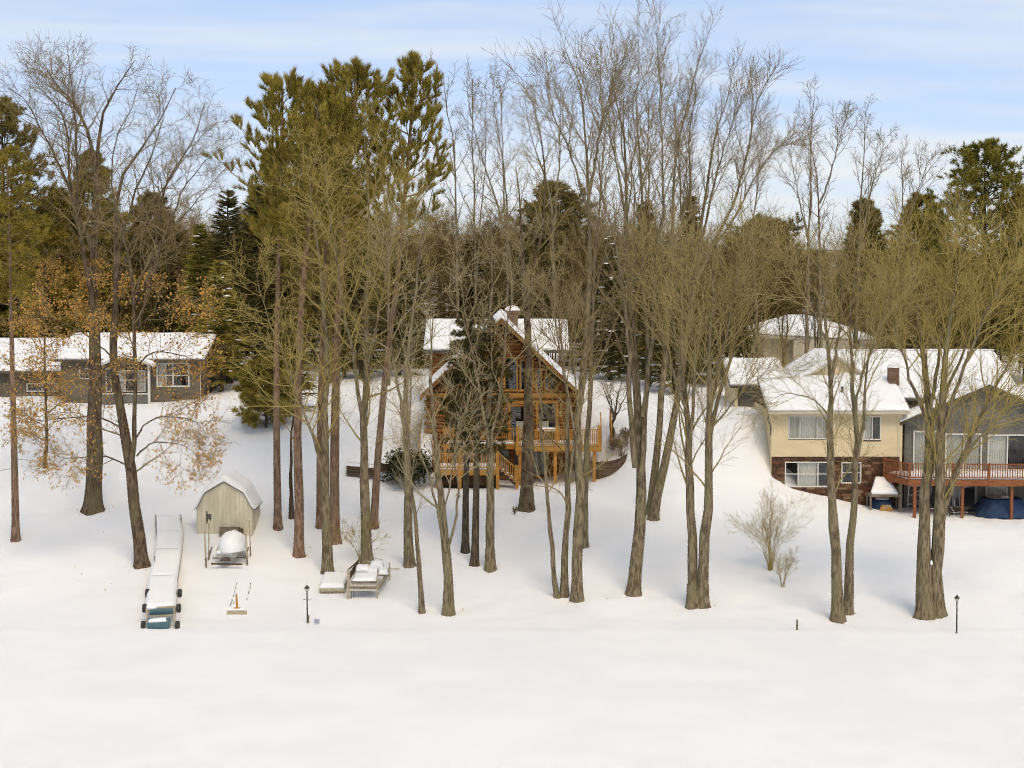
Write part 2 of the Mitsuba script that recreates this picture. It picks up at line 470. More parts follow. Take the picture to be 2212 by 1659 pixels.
# what a crown of each habit looks like: number, angle, length (m) and bend of limbs, branches and twigs
HABIT = {
    'fan':   dict(n1=24, t0=.30, a1=(18, 44), L1=(2.2, 4.8), trop1=.045, wob1=.10, n2=7, a2=(18, 46), L2=(.9, 2.4), n3=4, a3=(18, 55), L3=(.35, 1.05), tw=.0098),
    'tall':  dict(n1=20, t0=.38, a1=(15, 38), L1=(2.4, 5.6), trop1=.05, wob1=.09, n2=7, a2=(18, 44), L2=(.9, 2.5), n3=3, a3=(20, 50), L3=(.35, .9), tw=.0115),
    'wide':  dict(n1=24, t0=.22, a1=(40, 72), L1=(2.0, 4.4), trop1=.05, wob1=.11, n2=8, a2=(25, 55), L2=(.7, 1.8), n3=4, a3=(25, 60), L3=(.25, .8), tw=.0098),
    'oak':   dict(n1=26, t0=.32, a1=(24, 52), L1=(1.8, 4.2), trop1=.06, wob1=.13, n2=7, a2=(28, 60), L2=(.7, 1.9), n3=4, a3=(30, 70), L3=(.25, .6), tw=.0105),
    'loose': dict(n1=11, t0=.25, a1=(28, 64), L1=(2.0, 4.4), trop1=.035, wob1=.12, n2=7, a2=(22, 52), L2=(.8, 2.0), n3=4, a3=(22, 60), L3=(.3, .9), tw=.0095),
    'sparse': dict(n1=11, t0=.35, a1=(22, 48), L1=(1.2, 2.8), trop1=.06, wob1=.09, n2=6, a2=(22, 50), L2=(.5, 1.3), n3=4, a3=(22, 55), L3=(.25, .6), tw=.0075),
    'shrub': dict(n1=8, t0=.25, a1=(15, 40), L1=(.5, 1.1), trop1=.04, wob1=.12, n2=5, a2=(20, 50), L2=(.25, .6), n3=3, a3=(20, 60), L3=(.1, .3), tw=.0065),
}


def bare_tree(stems, habit, seed, K=16, sides=9, cut=1.0, **over):
    """stems: list of (points (n, 3), r0, r1). Returns (wood mesh, twig mesh, twig points)"""
    h = {**HABIT[habit], **over}
    rng = np.random.default_rng(seed)
    wood, fine, tips = [], [], []
    for pts, r0, r1 in stems:
        L = smooth_line(pts, K)
        wiggle = rng.normal(size=(K, 3)) * 0.035 * np.array([1, 1, 0]); wiggle[:2] *= .3
        L = L + wiggle
        s = np.linspace(0, 1, K)
        r = (.4 * r1 + (r0 - .4 * r1) * (1 - s) ** 1.15) * (1 + 0.05 * rng.normal(size=K))
        wood.append((L, r))
        n1 = max(3, int(h['n1'] * cut * (min(1, max(.3, r0 / .10)) if habit != 'shrub' else 1)))
        p, d, r1_, t = spawn(L[None], r[None], n1, h['t0'], 1.0, h['a1'], rng, tpow=.9)
        f = np.clip((t - h['t0']) / (1 - h['t0']), 0, 1)
        Ln = (h['L1'][0] + (h['L1'][1] - h['L1'][0]) * rng.random(len(t))) * (1 - 0.55 * f)
        B1 = walk(p, d, Ln, 7, h['trop1'], h['wob1'], rng)
        R1 = taper(np.minimum(r1_ * .6, .012 * Ln + .010), np.full(len(t), .3 * h['tw'] + .006), 7)
        fine.append(tubes(B1, R1, 4))
        p2, d2, q2, t2 = spawn(B1, R1, h['n2'], .15, 1.0, h['a2'], rng)
        L2 = (h['L2'][0] + (h['L2'][1] - h['L2'][0]) * rng.random(len(t2))) * (1 - .45 * t2) * np.repeat(np.clip(Ln / h['L1'][1] + .35, .4, 1.1), h['n2'])
        B2 = walk(p2, d2, L2, 5, h['trop1'] * .8, h['wob1'], rng)
        R2 = taper(np.minimum(q2 * .8, .3 * h['tw'] + .006 + .003 * L2), np.full(len(t2), h['tw'] * .7), 5)
        fine.append(tubes(B2, R2, 3))
        # twigs on the branches, on the limbs and at the stem's end
        p3, d3, q3, t3 = spawn(B2, R2, h['n3'], .15, 1.0, h['a3'], rng)
        L3 = (h['L3'][0] + (h['L3'][1] - h['L3'][0]) * rng.random(len(t3)))
        B3 = walk(p3, d3, L3, 3, h['trop1'], h['wob1'], rng)
        R3 = taper(np.full(len(t3), h['tw'] * .85), np.full(len(t3), h['tw'] * .45), 3)
        fine.append(tubes(B3, R3, 3))
        tips += [B2[:, 2:].reshape(-1, 3), B3.reshape(-1, 3)]
    w = []
    for L, r in wood:
        w.append(tubes(L[None], r[None], sides))
    return w, join(fine), np.vstack(tips)


def flare(line, r0, rng, sides=14):
    """root flare: an uneven skirt round the foot of the stem that follows its lean"""
    line = smooth_line(line, 40)
    a = np.arange(sides) * 2 * np.pi / sides
    lob = 0.5 + 0.5 * np.sin(3 * a + rng.random() * 6) * .6 + 0.25 * np.sin(5 * a + rng.random() * 6)
    rings = []
    for z, k in ((-.1, .60), (.3, .40), (.42, .27), (.6, .15), (.85, .06), (1.15, .0), (1.4, -.06)):
        i = np.searchsorted(line[:, 2], line[0, 2] + z).clip(1, 39)
        t = np.clip((line[0, 2] + z - line[i - 1, 2]) / (line[i, 2] - line[i - 1, 2] + 1e-9), -2, 1)
        c = line[i - 1] + (line[i] - line[i - 1]) * t
        r = r0 * (1 + k * (.45 + .75 * lob)) * (1 - .02 * z)
        rings.append(np.stack([c[0] + r * np.cos(a), c[1] + r * np.sin(a), np.full(sides, line[0, 2] + z)], 1))
    v = np.array(rings)
    i, j = np.meshgrid(np.arange(len(rings) - 1), np.arange(sides), indexing='ij')
    q = np.stack([i * sides + j, i * sides + (j + 1) % sides, (i + 1) * sides + (j + 1) % sides, (i + 1) * sides + j], -1).reshape(-1, 4)
    return v.reshape(-1, 3), np.vstack([q[:, [0, 1, 2]], q[:, [0, 2, 3]]])


def px_stem(pts, w0, w1, dy=0.0, D=None, base=True):
    """stem from points of the 2212-wide view; it stands where its foot meets the snow and leans dy metres back over its height"""
    if base:
        foot = G(*pts[0]) if D is None else on_ground(pts[0][0], D)
        D0 = foot[1]
    else:
        D0 = D
        foot = P(*pts[0], D0)
    out = [foot - np.array([0, 0, .3]) if base else foot]
    q = np.array([p if p[1] is not None else (p[0], pts[1][1] + 100) for p in pts], float)
    arc = np.concatenate([[0], np.cumsum(np.hypot(*np.diff(q, axis=0).T))])
    for (u, v), t in zip(pts[1:], arc[1:] / arc[-1]):
        out.append(P(u, v, D0 + dy * t))
    m = D0 / FPX
    return np.array(out), w0 * m / 2, w1 * m / 2


def tree(name, label, cat, stems, habit, seed, bark='bark_grey', twig='twig_tan', group=None, root=True, leafy=None, D=None, **over):
    """stems: list of (pixel points, foot width px, end width px, lean); the first stands on the ground, later ones marked 'j' start in the air at the same distance"""
    key = thing(name, label, cat, group)
    twig = 'twig_dark' if name in ('tall_maple', 'skyline_tree') else twig
    rng = np.random.default_rng(seed + 1000)
    S = []
    for k, s in enumerate(stems):
        pts, w0, w1, dy = s[:4]
        cutv = {'tall': 42, 'sparse': 26, 'oak': 30}.get(habit, 0)      # the twigs reach on above the stem's end
        if cutv and pts[-1][1] < 420: pts = pts[:-1] + [(pts[-1][0] + (pts[-2][0] - pts[-1][0]) * .35, pts[-1][1] + cutv)]
        if k and len(s) > 4 and s[4] == 'j':
            S.append(px_stem(pts, w0 * .72, w1 * .8, dy, D=S[0][0][0][1] + (s[5] if len(s) > 5 else 0), base=False))
        else:
            S.append(px_stem(pts, w0, w1, dy, D=D))
    w, fine, tips = bare_tree(S, habit, seed, **over)
    if root:
        for k, s in enumerate(stems):
            if not (k and len(s) > 4 and s[4] == 'j'):
                w.append(flare(S[k][0], S[k][1], rng))
    part(key, 'trunk', join(w), bark, smooth=True)
    part(key, 'branches', fine, twig)
    if leafy:
        n, size, vlo, vhi, ulo, uhi = leafy
        dz = tips - np.array([0, 0, CAM_Z])
        u = 1106 + FPX * dz[:, 0] / (dz[:, 1] * CP - dz[:, 2] * SP)
        v = 829.5 - FPX * (dz[:, 1] * SP + dz[:, 2] * CP) / (dz[:, 1] * CP - dz[:, 2] * SP)
        ok = np.nonzero((v > vlo) & (v < vhi) & (u > ulo) & (u < uhi))[0]
        if len(ok):
            pick = tips[rng.choice(ok, n)] + rng.normal(size=(n, 3)) * np.array([.15, .15, .10])
            part(key, 'foliage', leaves(pick, size, rng), 'leaf_oak', label='dry orange brown leaves still hanging on the twigs')
    return key


def tufted_pine(stem, seed, nlimb, t0, Lmax, ntuft, blade, bw, nb, up=.10, ang=(55, 85), dead=0, shape=None, spread=.9, lift=.35):
    """pine: stem (points, r0, r1); limbs with needle tufts towards their ends; 'dead' bare limbs lower down"""
    rng = np.random.default_rng(seed)
    L = smooth_line(stem[0], 16)
    r = np.linspace(stem[1], stem[2], 16)
    p, d, q, t = spawn(L[None], r[None], nlimb, t0, 1.0, ang, rng)
    f = (t - t0) / (1 - t0)
    prof = (shape or (lambda x: np.sqrt(np.clip(1 - x, 0, 1)) * (0.55 + .45 * np.clip(x * 3, 0, 1))))(f)
    Ln = Lmax * prof * (.65 + .5 * rng.random(len(t))) + .25
    B = walk(p, d, Ln, 6, up, .06, rng)
    R = taper(np.minimum(q * .6, .012 + .012 * Ln), np.full(len(t), .008), 6)
    fine = [tubes(B, R, 4)]
    p2, d2, q2, t2 = spawn(B, R, ntuft, .25, 1.0, (25, 60), rng)
    L2 = np.repeat(Ln, ntuft) * (.30 * (1 - .5 * t2)) * (.6 + .7 * rng.random(len(t2)))
    B2 = walk(p2, d2, L2, 4, up * 1.6, .08, rng)
    fine.append(tubes(B2, taper(np.full(len(t2), .010), np.full(len(t2), .006), 4), 3))
    tp = np.concatenate([B2[:, -1], B2[:, 2], B[:, -1]]); td = np.concatenate([norm(B2[:, -1] - B2[:, -2])] * 2 + [norm(B[:, -1] - B[:, -2])])
    tp2 = tp + td * blade * .5
    need = tufts(np.concatenate([tp, tp2]), np.concatenate([td, td]) + np.array([0, 0, lift]), nb, blade, bw, rng, spread)
    if dead:
        p, d, q, t = spawn(L[None], r[None], dead, .35, t0 + .05, (70, 95), rng)
        Ld = (.6 + 1.4 * rng.random(len(t)))
        Bd = walk(p, d, Ld, 5, -.02, .12, rng)
        fine.append(tubes(Bd, taper(np.full(len(t), .013), np.full(len(t), .006), 5), 3))
        p3, d3, q3, t3 = spawn(Bd, np.full(Bd.shape[:2], .01), 4, .3, 1, (30, 70), rng)
        B3 = walk(p3, d3, .2 + .4 * rng.random(len(t3)), 3, 0, .1, rng)
        fine.append(tubes(B3, taper(np.full(len(t3), .007), np.full(len(t3), .004), 3), 3))
    return tubes(L[None], r[None], 9), join(fine), need


def spruce(H, W, seed, nb=150, per=34, spray=.42, sw=.085, t0=.05, droop=.5, snow=0):
    """spruce with its foot at the origin: (trunk, needles, snow pads or None)"""
    rng = np.random.default_rng(seed)
    K = 10
    L = np.stack([np.zeros(K), np.zeros(K), np.linspace(-.4, H, K)], 1)
    trunk = tubes(L[None], np.linspace(.02 * H, .02, K)[None], 7)
    t = np.sort(t0 + (.985 - t0) * rng.random(nb) ** .8)
    az = np.arange(nb) * 2.39996 + rng.normal(size=nb) * .4
    Ln = W * (1 - t) ** .8 * (.75 + .45 * rng.random(nb)) + .15
    el = np.radians(20 * t ** 2 - 28 * (1 - t) * droop)
    d = np.stack([np.cos(az) * np.cos(el), np.sin(az) * np.cos(el), np.sin(el)], 1)
    p = np.stack([0 * t, 0 * t, t * H], 1)
    B = walk(p, d, Ln, 6, .05, .03, rng)
    limbs = tubes(B, taper(np.full(nb, .03), np.full(nb, .008), 6), 3)
    s = rng.random((nb, per)) ** .7
    x = s * 5; i = np.clip(x.astype(int), 0, 4); w = (x - i)[..., None]
    rows = np.arange(nb)[:, None]
    q = B[rows, i] * (1 - w) + B[rows, i + 1] * w
    tan = norm(B[rows, i + 1] - B[rows, i])
    side = norm(np.cross(tan, np.array([0, 0, 1.0]))) * np.where(rng.random((nb, per)) < .5, -1, 1)[..., None]
    dd = norm(tan * .7 + side * (.4 + .7 * rng.random((nb, per, 1))) + np.array([0, 0, -.45]) * rng.random((nb, per, 1)) + .15 * rng.normal(size=(nb, per, 3)))
    n = nb * per
    need = blades(q.reshape(-1, 3), dd.reshape(-1, 3), spray * (.5 + .8 * rng.random(n)) * np.clip(np.repeat(Ln, per) / W + .35, .4, 1), np.full(n, sw), rng)
    pads = None
    if snow:
        mb = MB()
        for k in rng.choice(nb, snow):
            c = B[k, rng.integers(3, 6)] + np.array([0, 0, .05])
            r = .12 + .22 * rng.random()
            mb.lathe([(.001, .09), (r * .6, .07), (r, 0.0), (r * .5, -.03)], c, 7)
        pads = mb.mesh()
    return trunk, join([limbs, need]), pads


def move(m, at, rot=0.0, s=1.0):
    v, f = m
    c, q = math.cos(rot), math.sin(rot)
    v = v * s
    return np.stack([v[:, 0] * c - v[:, 1] * q, v[:, 0] * q + v[:, 1] * c, v[:, 2]], 1) + np.asarray(at, float), f
# ------------------------------------------------------------------ ground: the frozen lake and the snowy bank
def sheet(xs, ys):
    X, Y = np.meshgrid(xs, ys)
    Z = terrain(X, Y)
    n, m = len(ys), len(xs)
    i, j = np.meshgrid(np.arange(n - 1), np.arange(m - 1), indexing='ij')
    a = i * m + j
    q = np.stack([a, a + 1, a + m + 1, a + m], -1).reshape(-1, 4)
    return np.stack([X, Y, Z], -1).reshape(-1, 3), np.vstack([q[:, [0, 1, 2]], q[:, [0, 2, 3]]])


_gx = np.concatenate([np.linspace(-700, -90, 18), np.linspace(-84, -48, 12), np.arange(-45, 45.1, .32), np.linspace(48, 84, 12), np.linspace(90, 700, 18)])
_gy1 = np.concatenate([np.linspace(-500, 40, 10), np.linspace(44, 60, 6), np.arange(61, 82.0, .5), [82.0]])
_gy2 = np.concatenate([np.arange(82.0, 122, .32), np.arange(122, 130.1, 1.0)])
_gy3 = np.concatenate([np.arange(130, 160, 1.5), np.linspace(162, 330, 30), np.linspace(350, 1000, 12)])
_gy2[-1] = _gy3[0]
put('frozen_lake', sheet(_gx, _gy1), 'mat_lake_snow', True, label='flat snow covered frozen lake in the foreground', kind='structure')
put('snowy_bank', sheet(_gx, _gy2), 'mat_snow', True, label='snow covered bank rising from the lake to the houses and the hill', kind='structure')
put('wooded_hill', sheet(_gx, _gy3), 'mat_hill', True, label='hill of brown brush with patches of snow under the trees behind the houses', kind='structure')
# ------------------------------------------------------------------ building helpers
def holes_in(x0, x1, z0, z1, holes):
    """the rectangles left of a wall when the holes (x0, x1, z0, z1) are cut out"""
    zs = sorted({z0, z1, *[min(max(h[k], z0), z1) for h in holes for k in (2, 3)]})
    for a, b in zip(zs[:-1], zs[1:]):
        if b - a < 1e-6: continue
        cur = x0
        for h in sorted(h for h in holes if h[2] < b - 1e-6 and h[3] > a + 1e-6):
            if h[0] > cur: yield cur, min(h[0], x1), a, b
            cur = max(cur, h[1])
        if cur < x1: yield cur, x1, a, b


def wall(x0, x1, z0, z1, y0, y1, holes=()):
    m = MB()
    for a, b, c, d in holes_in(x0, x1, z0, z1, holes):
        m.b6(a, b, y0, y1, c, d)
    return m


def laps(x0, x1, z0, z1, y, h, holes=(), top=None, d=.028):
    """clapboards in front of the plane y; top(z) -> (x0, x1) narrows them under a gable"""
    m = MB()
    for k in range(int(math.ceil((z1 - z0) / h))):
        a, b = z0 + k * h, min(z0 + (k + 1) * h, z1)
        xa, xb = (x0, x1) if top is None else (max(x0, top(b)[0]), min(x1, top(b)[1]))
        if xb - xa < .05: continue
        cur, cuts = xa, sorted(q for q in holes if q[2] < b - .01 and q[3] > a + .01)
        for q in cuts + [(xb, xb, 0, 0)]:
            e = min(q[0], xb)
            if e - cur > .02:
                v = [[cur, y, a], [cur, y - d, a], [cur, y - d * .3, b + .004], [cur, y, b + .004]]
                v += [[e, *p[1:]] for p in v]
                m.raw(v, [[0, 1, 2], [0, 2, 3], [4, 6, 5], [4, 7, 6], [1, 5, 6], [1, 6, 2], [0, 4, 5], [0, 5, 1], [3, 2, 6], [3, 6, 7], [0, 3, 7], [0, 7, 4]])
            cur = max(cur, q[1])
    return m


def frame(x0, x1, z0, z1, y, fw=.07, mull=(), rails=(), d=.09):
    m = MB()
    m.b6(x0, x0 + fw, y - d, y + .05, z0, z1); m.b6(x1 - fw, x1, y - d, y + .05, z0, z1)
    m.b6(x0 + fw, x1 - fw, y - d, y + .05, z1 - fw, z1); m.b6(x0 + fw, x1 - fw, y - d - .02, y + .05, z0, z0 + fw)
    for x in mull: m.b6(x - fw * .45, x + fw * .45, y - d + .01, y + .04, z0 + fw, z1 - fw)
    for z in rails: m.b6(x0 + fw, x1 - fw, y - d + .025, y + .03, z - fw * .3, z + fw * .3)
    return m


def pane(x0, x1, z0, z1, y):
    return np.array([[x0, y, z0], [x1, y, z0], [x1, y, z1], [x0, y, z1]]), np.array([[0, 1, 2], [0, 2, 3]])


def folds(x0, x1, z0, z1, y, n, amp=.03):
    """a hanging curtain with folds"""
    k = n * 4 + 1
    xs = np.linspace(x0, x1, k)
    ys = y + amp * np.sin(np.arange(k) * np.pi / 2)
    v = np.concatenate([np.stack([xs, ys, np.full(k, z)], 1) for z in (z0, z1)])
    i = np.arange(k - 1)
    return v, np.vstack([np.stack([i, i + 1, i + 1 + k], 1), np.stack([i, i + 1 + k, i + k], 1)])


def window(parent, x0, x1, z0, z1, y, mat_='white_trim', mull=(), rails=(), curtain=None, blinds=None, name='window', fw=.07):
    w = part(parent, name, frame(x0, x1, z0, z1, y, fw, mull, rails), mat_)
    xs = [x0 + fw, *[m for m in mull], x1 - fw]
    for a, b in zip(xs[:-1], xs[1:]):
        part(w, 'pane', pane(a, b, z0 + fw, z1 - fw, y + .012), 'pane_glass')
    if curtain:
        for a, b in curtain:
            part(w, 'curtain', folds(x0 + (x1 - x0) * a, x0 + (x1 - x0) * b, z0 + .04, z1 - .04, y + .14, max(3, int((b - a) * (x1 - x0) * 7))), 'curtain', smooth=True)
    if blinds:
        for a, b in blinds:
            n = int((b - a) * (x1 - x0) / .11)
            for k in range(n):
                xa = x0 + (x1 - x0) * a + .11 * k
                part(w, 'blind_slat', MB().raw([[xa, y + .16, z0 + .05], [xa + .085, y + .13, z0 + .05], [xa + .085, y + .13, z1 - .05], [xa, y + .16, z1 - .05]], [[0, 1, 2], [0, 2, 3]]), 'blind')
    return w


def slab_snow(c, thick, seed, nx=26, ny=14, rough=.05, lip=.10):
    """a blanket of snow over the plane quad c = (eave left, eave right, top right, top left), rounded at its edges"""
    c = np.asarray(c, float)
    s, t = np.meshgrid(np.linspace(0, 1, nx), np.linspace(0, 1, ny))
    base = (c[0] * ((1 - s) * (1 - t))[..., None] + c[1] * (s * (1 - t))[..., None] + c[2] * (s * t)[..., None] + c[3] * ((1 - s) * t)[..., None])
    wx = np.linalg.norm(c[1] - c[0]); wy = np.linalg.norm(c[3] - c[0])
    ex = np.minimum(s, 1 - s) * wx; ey = np.minimum(t, 1 - t) * wy
    e = np.clip(np.minimum(ex, ey) / .18, 0, 1)
    h = thick * (.45 + .55 * np.sqrt(1 - (1 - e) ** 2)) * (1 + rough * 5 * (meshkit.fbm(base * 0.8, 3, seed) - .5))
    topv = base + np.stack([0 * h, 0 * h, h], -1)
    v = np.concatenate([topv.reshape(-1, 3), base.reshape(-1, 3)])
    i, j = np.meshgrid(np.arange(ny - 1), np.arange(nx - 1), indexing='ij')
    a = i * nx + j
    q = np.stack([a, a + 1, a + nx + 1, a + nx], -1).reshape(-1, 4)
    M = nx * ny
    f = [np.vstack([q[:, [0, 1, 2]], q[:, [0, 2, 3]]]), np.vstack([q[:, [0, 2, 1]], q[:, [0, 3, 2]]]) + M]
    for ring in (np.arange(nx), (ny - 1) * nx + np.arange(nx)[::-1], np.arange(ny)[::-1] * nx, np.arange(ny) * nx + nx - 1):
        k, l = ring[:-1], ring[1:]
        f += [np.stack([k, k + M, l + M], 1), np.stack([k, l + M, l], 1)]
    return v, np.vstack(f)


def roof_slab(c, th):
    c = np.asarray(c, float); d = c - np.array([0, 0, th])
    return np.vstack([c, d]), np.array([[0, 1, 2], [0, 2, 3], [4, 6, 5], [4, 7, 6], [0, 4, 5], [0, 5, 1], [1, 5, 6], [1, 6, 2], [2, 6, 7], [2, 7, 3], [3, 7, 4], [3, 4, 0]])


_unit = {}


def unit_box(bs):
    if bs not in _unit: _unit[bs] = mikit.ply(MB().b6(-.5, .5, -.5, .5, -.5, .5).mesh(), bs)
    return _unit[bs]


def box_piece(key, x0, x1, y0, y1, z0, z1, bs):
    scene[key] = {**unit_box(bs), 'to_world': T().translate([(x0 + x1) / 2, (y0 + y1) / 2, (z0 + z1) / 2]).scale([x1 - x0, y1 - y0, z1 - z0])}


def bar_piece(key, a, b, w, bs):
    """a square stick from a to b out of the shared unit box"""
    a, b = np.asarray(a, float), np.asarray(b, float)
    t = b - a; L = np.linalg.norm(t); t /= L
    e = np.cross(t, [0, 1, 0] if abs(t[1]) < .9 else [1, 0, 0]); e /= np.linalg.norm(e)
    n = np.cross(t, e)
    m = np.eye(4); m[:3, 0], m[:3, 1], m[:3, 2], m[:3, 3] = e * w, n * w, t * L, (a + b) / 2
    scene[key] = {**unit_box(bs), 'to_world': T(m)}


def railing(parent, a, b, h, n, bs, bw=.05, low=.10, topw=.10):
    """rail with balusters between the floor points a and b"""
    a, b = np.asarray(a, float), np.asarray(b, float)
    up = np.array([0, 0, 1.0])
    part(parent, 'rail', MB().bar(a + up * h, b + up * h, topw, .055).bar(a + up * low, b + up * low, topw * .7, .06), bs)
    for k in range(n):
        p = a + (b - a) * (k + .5) / n
        bar_piece(child(parent, 'baluster'), p + up * (low + .03), p + up * (h - .025), bw, bs)


# ------------------------------------------------------------------ log cabin
frame_at(63.6, 1.05)
cab = thing('log_cabin', 'tall orange brown log cabin with steep snowy gable roof and two wooden decks', 'house')
CX, YF, HW, ZG, ZM = -.63, 47.0, 4.65, 2.75, 5.15
RZ = lambda x: 12.70 - abs(x - CX) * .985        # underside of the main roof
ap = 0.92
main_holes = [(CX + .55, CX + 1.40, ZM, 7.45), (CX + 2.28, CX + 3.34, ZM, 7.5), (CX - 3.3, CX - 2.3, 6.1, 7.4),
              (CX - 3.1, CX - .9, 3.0, 4.75), (CX - .5, CX + .5, 2.95, 4.75), (CX + .75, CX + 2.9, 2.95, 4.7)]
loft = [(s * a, s * b, 8.28, min(ztop, 12.2 - max(a, b) * .96), min(ztop, 12.2 - min(a, b) * .96)) for s in (1, -1) for a, b, ztop in ((.14, 1.0, 10.4), (1.1, 1.95, 10.2), (2.08, 2.52, 9.7), (2.64, 3.5, 9.45))]
loft_holes = [(min(CX + a, CX + b), max(CX + a, CX + b), z0, max(zo, zi) + .06) for a, b, z0, zo, zi in loft]
allh = main_holes + loft_holes
# chinking and inner faces behind the logs, and the closed volume of the house
inner = wall(CX - HW + .02, CX + HW - .02, ZG - .4, 8.0, YF + .08, YF + .2, main_holes)
for a, b, c, d in holes_in(CX - HW, CX + HW, 8.0, 12.6, loft_holes):
    n = max(1, int((d - c) / .2))
    for k in range(n):
        z1 = c + (d - c) * (k + 1) / n
        e = max(0, (12.46 - z1) / .95)
        xa, xb = max(a, CX - e), min(b, CX + e)
        if xb > xa: inner.b6(xa, xb, YF + .08, YF + .2, c + (d - c) * k / n, z1)
inner.b6(CX - HW, CX - HW + .2, YF + .2, 62, ZG - .4, 8.05).b6(CX + HW - .2, CX + HW, YF + .2, 62, ZG - .4, 8.05)
inner.b6(CX - HW + .2, CX + HW - .2, 61.8, 62, ZG, 8.05).b6(CX - HW + .2, CX + HW - .2, YF + .2, 61.8, ZM - .25, ZM - .05).b6(CX - HW + .2, CX + HW - .2, YF + .9, 61.8, 8.0, 8.2)
cw = part(cab, 'wall', inner, 'dark_timber')
lg = np.arange(10) * 2 * np.pi / 10
lv = np.concatenate([np.stack([np.full(10, x), np.cos(lg), np.sin(lg)], 1) for x in (-.5, .5)])
lf = [[i, i + 10, (i + 1) % 10 + 10] for i in range(10)] + [[i, (i + 1) % 10 + 10, (i + 1) % 10] for i in range(10)] + [[0, i, i + 1] for i in range(1, 9)] + [[10, 10 + i + 1, 10 + i] for i in range(1, 9)]
mat('log_wood_pale', grain((0.27, 0.12, 0.035), (0.46, 0.225, 0.075), 1.2, 6, 14))
mat('log_wood_brown', grain((0.15, 0.065, 0.022), (0.30, 0.135, 0.046), 1.2, 6, 14))
logs = [mikit.ply((lv, np.array(lf)), b, 40) for b in ('log_wood', 'log_wood', 'log_wood_pale', 'log_wood_brown')]
rng = np.random.default_rng(5)
LH = .225
for k in range(int((12.4 - ZG) / LH)):
    za, zb = ZG + k * LH, ZG + (k + 1) * LH
    e = HW + (.18 if za < 7.9 and k % 2 else 0) if za < 7.75 else max(0, (12.44 - zb) / .95)
    for a, b, _, _ in holes_in(CX - e, CX + e, za + .02, zb - .02, allh):
        if b - a > .12:
            scene[child(cw, 'log')] = {**logs[rng.integers(4)], 'to_world': T().translate([(a + b) / 2, YF + .04, (za + zb) / 2]).scale([b - a, .13, LH * .53])}
side = MB()
for k in range(int((8.0 - ZG) / LH)):
    z = ZG + (k + .5) * LH
    for x in (CX - HW + .04, CX + HW - .04):
        side.tube([[x, YF - (.18 if k % 2 else -.1), z], [x, 61.9, z]], .118, 8)
part(cab, 'side_logs', side, 'log_wood', 50, kind='stuff')
# openings
for (a, b, z0, z1), kw in zip(main_holes, [dict(name='door'), dict(name='door_001'), dict(mull=(CX - 2.8,)), dict(mull=(CX - 2.37, CX - 1.63)), dict(name='door_002'), dict(mull=(CX + 1.8,))]):
    nm = kw.pop('name', 'window')
    window(cab, a, b, z0, z1, YF + .02, 'fascia_dark' if z0 > 4 else 'dark_timber', name=nm, **kw)
for (a, b, z0, z1) in main_holes[:3]:
    part(cab, 'casing', MB().b6(a - .16, a - .003, YF - .12, YF + .02, z0, z1 + .16).b6(b + .003, b + .16, YF - .12, YF + .02, z0, z1 + .16).b6(a, b, YF - .12, YF + .02, z1 + .003, z1 + .16), 'trim_wood')
for a, b, z0, zo, zi in loft:
    xa, xb, za, zb = (CX + a, CX + b, zi, zo) if a > 0 else (CX + b, CX + a, zo, zi)
    f = MB()
    q = lambda o: [(xa + o, z0 + o), (xb - o, z0 + o), (xb - o, zb - o), (xa + o, za - o)]
    A, B = q(0), q(.08)
    for i in range(4):
        j = (i + 1) % 4
        f.prism_y([A[i], A[j], B[j], B[i]], YF - .09, YF + .06)
    w = part(cab, 'loft_window', f, 'trim_wood')
    part(w, 'pane', (np.array([[x, YF + .01, z] for x, z in B]), np.array([[0, 1, 2], [0, 2, 3]])), 'pane_glass')
part(cab, 'belt_beam', MB().b6(CX - HW - .05, CX + HW + .05, YF - .16, YF - .09, 7.86, 8.14), 'trim_wood')
# roof, rake boards and snow
YE, YB = 46.0, 60.5
for s, thick in ((-1, .34), (1, .16)):
    e, r = CX + s * 5.05, CX
    q = [[e, YE, 8.0], [e, YB, 8.0], [r, YB, 12.80], [r, YE, 12.80]]
    if s < 0: q = [q[1], q[0], q[3], q[2]]
    rf = part(cab, 'roof', roof_slab(q, .22), 'shingle')
    part(rf, 'roof_snow', slab_snow(np.array(q) + np.array([0, .01, .006]), thick, 3 + s, 60, 26), 'mat_snow', True)
    part(cab, 'rake_board', MB().prism_y([(r, 12.81), (e, 8.01), (e, 7.70), (r, 12.50)] if s < 0 else [(r, 12.50), (e, 7.70), (e, 8.01), (r, 12.81)], YE - .06, YE - .004), 'log_wood_brown')
ch = part(cab, 'chimney', MB().b6(-.32, .38, 51.6, 52.3, 11.0, 12.95).b6(-.40, .46, 51.52, 52.38, 12.95, 13.12), 'brick')
part(ch, 'snow_cap', MB().lathe([(.5, 0), (.47, .12), (.3, .26), (.001, .34)], (.03, 51.95, 13.122), 14), 'mat_snow', True)
